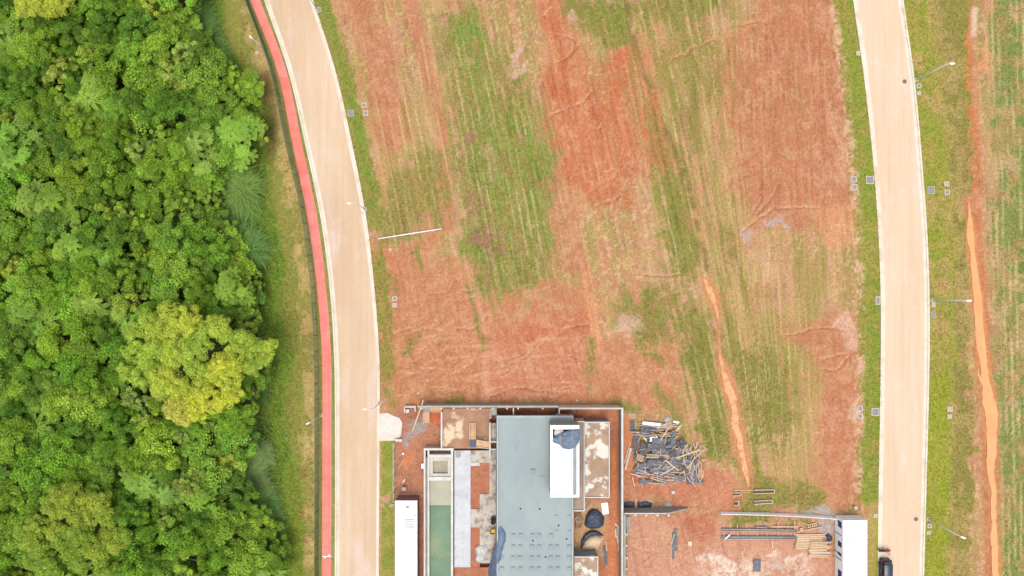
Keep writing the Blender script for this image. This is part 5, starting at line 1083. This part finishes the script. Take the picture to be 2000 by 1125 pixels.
def leaf_quads(pos, nrm, size, rg, aspect=.55):
    n_ = len(pos); nrm = nrm/np.linalg.norm(nrm,axis=1,keepdims=True); a = rg.normal(size=(n_,3)); t = np.cross(nrm,a); t /= np.linalg.norm(t,axis=1,keepdims=True)+1e-9
    b = np.cross(nrm,t); L = size[:,None]; w_ = L*aspect
    v = np.stack([pos-t*L*.5, pos+b*w_*.5+nrm*L*.06, pos+t*L*.5-nrm*L*.08, pos-b*w_*.5+nrm*L*.06],1); return v.reshape(-1,3)
def crown_mesh(name, seed, R, top, depth, nb, per, leaf, br=(.7,1.3), style='blob', var=.28, droop=0.0, tint=None):
    """crown = many leaf clumps spread through a lens-shaped volume; z=top is the highest clump"""
    rg = np.random.default_rng(seed); V = []; K = []
    lobes = rg.uniform(0,6.283,5); la = rg.uniform(.05,.2,5)
    i = 0; tries = 0; cen = []
    while i < nb and tries < nb*40:
        tries += 1; th = rg.uniform(0,6.283); rr_ = math.sqrt(rg.uniform(0,1)); edge = R*(1+sum(la[k]*math.cos((k+2)*th+lobes[k]) for k in range(5)))
        x, y_ = rr_*edge*math.cos(th), rr_*edge*math.sin(th); zz = top-depth*(rr_**2.2)*rg.uniform(.7,1.1)-rg.uniform(0,.3)*depth
        if rg.random() < .38: zz -= depth*.75*rg.random()
        cen.append((x,y_,zz,rg.uniform(*br)*(1-.25*rr_))); i += 1
    for (x,y_,zz,b) in cen:
        cb = rg.uniform(1-var,1+var)
        if style == 'blob':
            d_ = rg.normal(size=(per,3)); d_[:,2] = np.abs(d_[:,2])*.9-.12; d_ /= np.linalg.norm(d_,axis=1,keepdims=True)
            rad = b*(.35+.8*rg.uniform(0,1,(per,1))**.6); p_ = np.array([x,y_,zz])+d_*rad*np.array([1,1,.72])
            nr = d_*.7+np.array([0,0,.55])+rg.normal(size=(per,3))*.62; sz = leaf*rg.uniform(.65,1.35,per)
            V.append(leaf_quads(p_,nr,sz,rg)); inner = (rad[:,0]/b)
            c_ = cb*rg.uniform(.5,1.5,per)
            K.append(np.repeat(np.stack([c_*rg.uniform(.85,1.2,per),c_,c_*rg.uniform(.7,1.2,per)],1),4,0))
        else:   # fronds radiating from a centre
            nf = rg.integers(7,11); a0 = rg.uniform(0,6.283); q = per//nf
            for k in range(nf):
                a = a0+k*6.283/nf+rg.normal()*.15; s_ = np.linspace(.12,1,q)[:,None]*b*1.25
                ax = np.array([math.cos(a),math.sin(a),0]); p_ = np.array([x,y_,zz])+ax*s_+np.array([0,0,1])*(.35*s_-.42*s_**2/b)
                sd = np.array([-math.sin(a),math.cos(a),0])*np.where(np.arange(q)%2,1,-1)[:,None]*.16*(1.2-s_/b*.5)
                p_ = p_+sd; nr = np.tile([0,0,1.],(q,1))+rg.normal(size=(q,3))*.3; t_ = sd/np.linalg.norm(sd,axis=1,keepdims=True)+ax*.6
                L = leaf*1.35; bb = np.cross(nr,t_); bb /= np.linalg.norm(bb,axis=1,keepdims=True); w_ = L*.3
                V.append(np.stack([p_-t_*L*.35,p_+bb*w_*.5,p_+t_*L*.5-np.array([0,0,.05]),p_-bb*w_*.5],1).reshape(-1,3)); c_ = cb*rg.uniform(.8,1.2,q); K.append(np.repeat(np.stack([c_,c_,c_],1),4,0))
    V = np.concatenate(V); K = np.concatenate(K); me = np_mesh(name, V, np.arange(len(V)).reshape(-1,4), K); me.materials.append(m_leaf); return me, cen
def trunk_mesh(name, hgt, r, cen, m, seed, nlimb=7):
    rr_ = random.Random(seed); g = G(); p0 = Vector((0,0,-.3)); pts_ = [p0]
    for k in range(1,5): pts_.append(Vector((rr_.uniform(-.25,.25)*k*.5, rr_.uniform(-.25,.25)*k*.5, hgt*.7*k/4)))
    for k in range(4): g.tube(pts_[k],pts_[k+1],r*(1-.17*k),r*(1-.17*(k+1)),8)
    for i in range(nlimb):
        c = cen[rr_.randrange(len(cen))]; s_ = pts_[rr_.choice((2,3,4))]; e = Vector((c[0],c[1],c[2]-.2)); mid_ = s_.lerp(e,.55)+Vector((0,0,-.25)); g.tube(s_,mid_,r*.42,r*.28,6); g.tube(mid_,e,r*.28,r*.08,6)
    me = bpy.data.meshes.new(name); me.from_pydata(g.v,[],g.f); me.materials.append(m); me.update(); return me
protos = []
def proto(kind, seed, R, top, depth, nb, per, leaf, **kw):
    cm, cen = crown_mesh('crown', seed, R, top, depth, nb, per, leaf, **kw); tm = trunk_mesh('trunk', top-depth*.4, .16+R*.03, cen, m_bark, seed); protos.append((kind, cm, tm, R, top))
for s_ in range(3): proto('fine', 100+s_, 3.2, 8, 3.4, 48, 310, 0.20, br=(.55,1.1))
for s_ in range(3): proto('broad', 200+s_, 3.4, 8, 3.2, 40, 256, 0.26, br=(.65,1.25), var=.34)
for s_ in range(2): proto('dense', 300+s_, 2.9, 8, 3.6, 46, 283, 0.19, br=(.5,.95))
for s_ in range(2): proto('feathery', 400+s_, 3.1, 8, 2.6, 30, 260, .30, br=(.95,1.5), style='frond')
for s_ in range(2): proto('tufted', 500+s_, 2.4, 8, 2.6, 40, 130, .24, br=(.35,.62), var=.4)
# base tints (sRGB of sunlit leaves in the photograph)
def tint(r,g_,b,k=1.0): c = np.clip(lin((r*.99,g_,b*1.1))/MULT*2.15*k,0,.7); return (*c,1)
KT = {'fine':[(126,158,46),(118,152,44),(132,162,50)], 'broad':[(122,156,48),(114,148,46),(130,160,52)], 'dense':[(108,142,44),(102,138,44),(114,146,46)], 'feathery':[(120,150,50),(126,154,54),(114,146,50)], 'tufted':[(140,162,58),(132,158,52),(148,164,66)]}
LK = {'fine':'bright green fine leaved tree','broad':'green clumped broad leaved tree','dense':'dark green dense crowned tree','feathery':'pale green feathery tree','tufted':'yellowish tufted small tree'}; TL = {}
FE = curve([(-80,425),(0,405),(60,408),(110,432),(150,505),(200,512),(300,500),(330,455),(420,450),(450,470),(520,500),(620,508),(700,520),(780,515),(843,518),(870,500),(980,502),(1010,530),(1200,535)])
fr = random.Random(99); placed = []
SPECIAL = [(375,700,118,95),(150,1040,88,78)]
ntree = 0
cands = [(fr.uniform(-70,545), fr.uniform(-70,1195)) for _ in range(9000)]
for (x,y_) in cands:
    kind, cm, tm, R, top = protos[fr.randrange(len(protos))]
    if kind in ('tufted','feathery') and fr.random() < .55: continue
    sc = fr.uniform(.72,1.22); rpx = R*sc/S*1.05
    if x + rpx*.72 > float(FE(y_)): continue
    if any(((x-sx)/(rx*.92))**2+((y_-sy)/(ry*.92))**2 < 1 for sx,sy,rx,ry in SPECIAL): continue
    if any((x-q[0])**2+(y_-q[1])**2 < ((rpx+q[2])*.51)**2 for q in placed): continue
    edge = float(FE(y_))-x; ht = fr.uniform(5.2,8.6) if edge > 60 else fr.uniform(3.6,5.6)
    placed.append((x,y_,rpx)); p_ = W(x,y_,ht*.9)
    zone = ('in the top forest band' if y_ < 130 else 'in the upper forest' if y_ < 290 else 'in the forest above mid height' if y_ < 440 else 'above the big yellow tree' if y_ < 600 else 'beside the big yellow tree' if y_ < 830 else 'in the lower forest' if y_ < 980 else 'in the bottom forest band')
    t = bpy.data.objects.new('forest_tree', None); COL.objects.link(t); t.location = (p_.x,p_.y,0); t.empty_display_size = .3
    TL.setdefault(LK[kind]+' '+zone, []).append((x, t)); tag(t, LK[kind]+' '+zone, 'tree', 'trees of the dense forest')
    t.rotation_euler.z = fr.uniform(0,6.283); t.scale = (sc,sc,ht/top)
    a = bpy.data.objects.new('trunk', tm); COL.objects.link(a); a.parent = t
    b = bpy.data.objects.new('crown', cm); COL.objects.link(b); b.parent = t
    r_,g_,b_ = fr.choice(KT[kind]); w_ = fr.uniform(.9,1.1); b.color = tint(r_*fr.uniform(.95,1.05), g_, b_*fr.uniform(.9,1.1)); ntree += 1
ORD = 'first second third fourth fifth sixth seventh eighth ninth tenth eleventh twelfth thirteenth fourteenth fifteenth sixteenth seventeenth eighteenth nineteenth twentieth'.split()
for k_, v_ in TL.items():
    for q, (x, t) in enumerate(sorted(v_, key=lambda e: e[0])):
        if len(v_) > 1: t['label'] = k_+', '+(ORD[q] if q < 20 else 'last')+' from left'
print('TREES', ntree)
# the two big yellow-green trees, built lobe by lobe
def big_tree(lobes, base, label, cols, seed, zt):
    p_ = W(base[0],base[1],0); t = empty('yellow_tree', p_, label, 'tree'); rg = np.random.default_rng(seed); V = []; K = []; cen = []
    for (x,y_,r_,ci) in lobes:
        z0 = zt-abs(rg.normal())*.7-.9*(math.hypot(x-base[0],y_-base[1])/120)**2; c0 = W(x,y_,z0); Rm = r_*S*1.12; nsub = int(10+Rm*Rm*7); col = np.array(tint(*cols[ci],1.22)[:3])
        for k in range(nsub):
            th = rg.uniform(0,6.283); rr_ = math.sqrt(rg.random())*Rm; b = rg.uniform(.38,.72); c = np.array([c0.x-p_.x+rr_*math.cos(th), c0.y-p_.y+rr_*math.sin(th), z0-.75*Rm*(rr_/Rm)**2+rg.normal()*.16]); cen.append(tuple(c))
            per = 130; d_ = rg.normal(size=(per,3)); d_[:,2] = np.abs(d_[:,2])-.08; d_ /= np.linalg.norm(d_,axis=1,keepdims=True); pp_ = c+d_*b*rg.uniform(.75,1.03,(per,1))*np.array([1,1,.85])
            V.append(leaf_quads(pp_, d_+rg.normal(size=(per,3))*.5, .2*rg.uniform(.7,1.3,per), rg)); cc = col*rg.uniform(.85,1.15)*rg.uniform(.78,1.22,(per,1)); K.append(np.repeat(cc,4,0))
    V = np.concatenate(V); me = np_mesh('crown', V, np.arange(len(V)).reshape(-1,4), np.concatenate(K)); me.materials.append(m_leaf); o = bpy.data.objects.new('crown', me); COL.objects.link(o); o.parent = t; o.color = (1,1,1,1)
    tm = trunk_mesh('trunk', zt*.75, .3, cen, m_bark, seed, 22); a = bpy.data.objects.new('trunk', tm); COL.objects.link(a); a.parent = t
YC = [(168,174,62),(160,170,62),(148,164,60),(174,176,60),(172,168,74)]
big_tree([(300,640,22,1),(325,615,20,1),(350,625,24,0),(318,660,22,0),(345,655,24,1),(370,640,18,0),(335,690,24,1),(365,685,24,2),(300,680,20,2),(285,700,18,2),(270,735,18,2),(262,655,20,2),(255,690,16,2),(300,730,20,1),(320,740,18,0),(390,680,14,2),(395,650,16,2),(420,640,18,1),(440,655,14,2),(410,730,22,0),(430,715,20,3),(385,755,20,0),(440,745,20,0),(460,720,16,0),(405,780,22,3),(430,785,16,3),(360,780,20,3),(340,800,20,4),(360,815,14,4),(380,800,16,3),(455,690,16,1),(470,670,16,2),(500,690,20,2),(520,685,16,1),(490,715,14,2),(450,770,14,3),(310,760,14,1),(345,760,16,0),(375,720,14,2),(285,625,14,2),(240,725,12,2)], (380,705), 'large spreading yellow green tree, the widest crown in the forest', YC, 5, 11.0)
YC2 = [(158,168,60),(150,164,58),(140,160,56)]
big_tree([(105,975,18,1),(130,970,18,1),(95,1000,18,1),(125,1000,16,0),(165,985,18,0),(190,985,16,0),(175,1010,20,0),(150,1015,14,1),(200,1010,12,1),(65,1030,18,1),(85,1045,20,0),(55,1060,18,1),(105,1040,14,0),(115,1060,14,2),(75,1075,14,2),(215,1035,18,1),(205,1055,18,0),(225,1065,16,0),(180,1075,16,1),(190,1090,14,0),(235,1050,10,2),(200,1115,16,2),(60,1095,18,2),(90,1110,20,2),(40,1040,12,2),(140,1045,20,2),(155,1060,18,2),(135,1080,18,2),(150,1100,16,2)], (140,1035), 'yellow green tree with rounded tufts near the bottom left corner', YC2, 6, 9.5)
big_tree([(50,-8,24,3),(85,-6,22,3),(70,8,20,0),(45,10,16,0),(105,2,18,0),(125,-8,16,1)], (80,-10), 'bright yellow tree cut off by the top left frame edge', YC, 8, 9.5)
# tall bluish grass clumps along the forest edge
def clump_mesh(seed, n_=950, R=2.5):
    rg = np.random.default_rng(seed); V = []; K = []; F_ = []
    for i in range(n_):
        a = rg.uniform(0,6.283); bx_, by_ = rg.normal(size=2)*.38*R*.55; L = R*rg.uniform(.45,1.05); hh = rg.uniform(.9,1.9); w_ = rg.uniform(.02,.045); c = rg.uniform(.6,1.35); dx,dy = math.cos(a),math.sin(a); s_ = np.linspace(0,1,5)
        for q in s_:
            x,y_ = bx_+dx*L*q**1.3, by_+dy*L*q**1.3; z = hh*(1.9*q-1.25*q*q)+.1; ww = w_*(1-.75*q); V += [(x-dy*ww,y_+dx*ww,z),(x+dy*ww,y_-dx*ww,z)]; K += [(c,c,c)]*2
        o = i*10; F_ += [(o+2*j,o+2*j+1,o+2*j+3,o+2*j+2) for j in range(4)]
    me = np_mesh('blades', np.array(V), np.array(F_), np.array(K)); me.materials.append(m_blade); return me
CM = [clump_mesh(1), clump_mesh(2), clump_mesh(3)]
cl = [(395,35,1.0,0),(408,70,1.0,0),(420,100,.9,0),(385,15,.8,0),(440,125,.7,0),(462,345,1.3,1),(475,375,1.35,1),(462,400,.9,1),(490,410,.8,2),(470,465,1.3,0),(486,485,1.35,0),(470,505,1.0,0),(500,500,.8,2),(487,745,1.0,0),(503,770,.8,0),(480,830,.7,3),(495,875,.9,3),(515,890,.8,3),(490,920,1.0,3),(505,950,.9,3),(520,975,.9,0),(485,955,.8,3),(530,1000,.7,0),(540,1035,.7,0),(535,1075,.8,0)]
CT = [(98,130,58),(114,140,60),(104,136,52),(116,136,70)]
GC = {}
for i,(x,y_,sc,ci) in enumerate(sorted(cl, key=lambda e: e[1])):
    z = 1.0; p_ = W(x,y_,z); t = bpy.data.objects.new('tall_grass_clump', None); COL.objects.link(t); t.location = (p_.x,p_.y,0); t.rotation_euler.z = fr.uniform(0,6.28); t.scale = (sc,sc,sc*1.1); t.empty_display_size = .3
    zone = 'at the top of the forest edge' if y_ < 150 else 'level with the white pipe' if y_ < 520 else 'beside the big yellow tree' if y_ < 840 else 'along the lower forest edge'
    lb = ('bluish green','pale green','green','greyish')[ci]+' tall grass clump '+zone; GC[lb] = GC.get(lb,0)+1; tag(t, lb+', number %s from top' % 'one two three four five six seven eight nine'.split()[GC[lb]-1], 'grass clump', 'tall grass clumps of the forest edge')
    o = bpy.data.objects.new('blades', CM[i%3]); COL.objects.link(o); o.parent = t; o.color = tint(*CT[ci])
# low weeds filling the forest floor gaps and the rank strip at its edge (uncountable)
def weeds():
    rg = np.random.default_rng(17); n_ = 34000; x = rg.uniform(-60,590,n_); y_ = rg.uniform(-60,1190,n_); e = EDGE(y_); keep = (x < e+rg.normal(0,7,n_)) & ((x > FE(y_)-25) | (rg.random(n_) < .45)); x, y_ = x[keep], y_[keep]; k_ = len(x)
    z = rg.uniform(.1,.55,k_)*(1+1.2*(x < FE(y_))); P_ = np.stack([(x-1000)*S*(H-z)/H,(562.5-y_)*S*(H-z)/H,z],1); V = []; K = []
    base = np.where((x < FE(y_)-10)[:,None], np.array(tint(106,138,46)[:3]), np.array(tint(122,148,50,.85)[:3])); base = base*np.where(rg.random((k_,1)) < .12, np.array([1.45,1.15,.9]), 1)
    for k in range(3):
        pp_ = P_+rg.normal(size=(k_,3))*np.array([.14,.14,.05]); V.append(leaf_quads(pp_, np.tile([0,0,1.],(k_,1))+rg.normal(size=(k_,3))*.5, rg.uniform(.16,.36,k_), rg, .4)); K.append(np.repeat(base*rg.uniform(.7,1.3,(k_,1)),4,0))
    V = np.concatenate(V); me = np_mesh('undergrowth', V, np.arange(len(V)).reshape(-1,4), np.concatenate(K)); me.materials.append(m_leaf); o = bpy.data.objects.new('undergrowth', me); COL.objects.link(o)
    tag(o, 'rank green weeds and undergrowth along the forest edge', 'undergrowth', kind='stuff')
weeds()
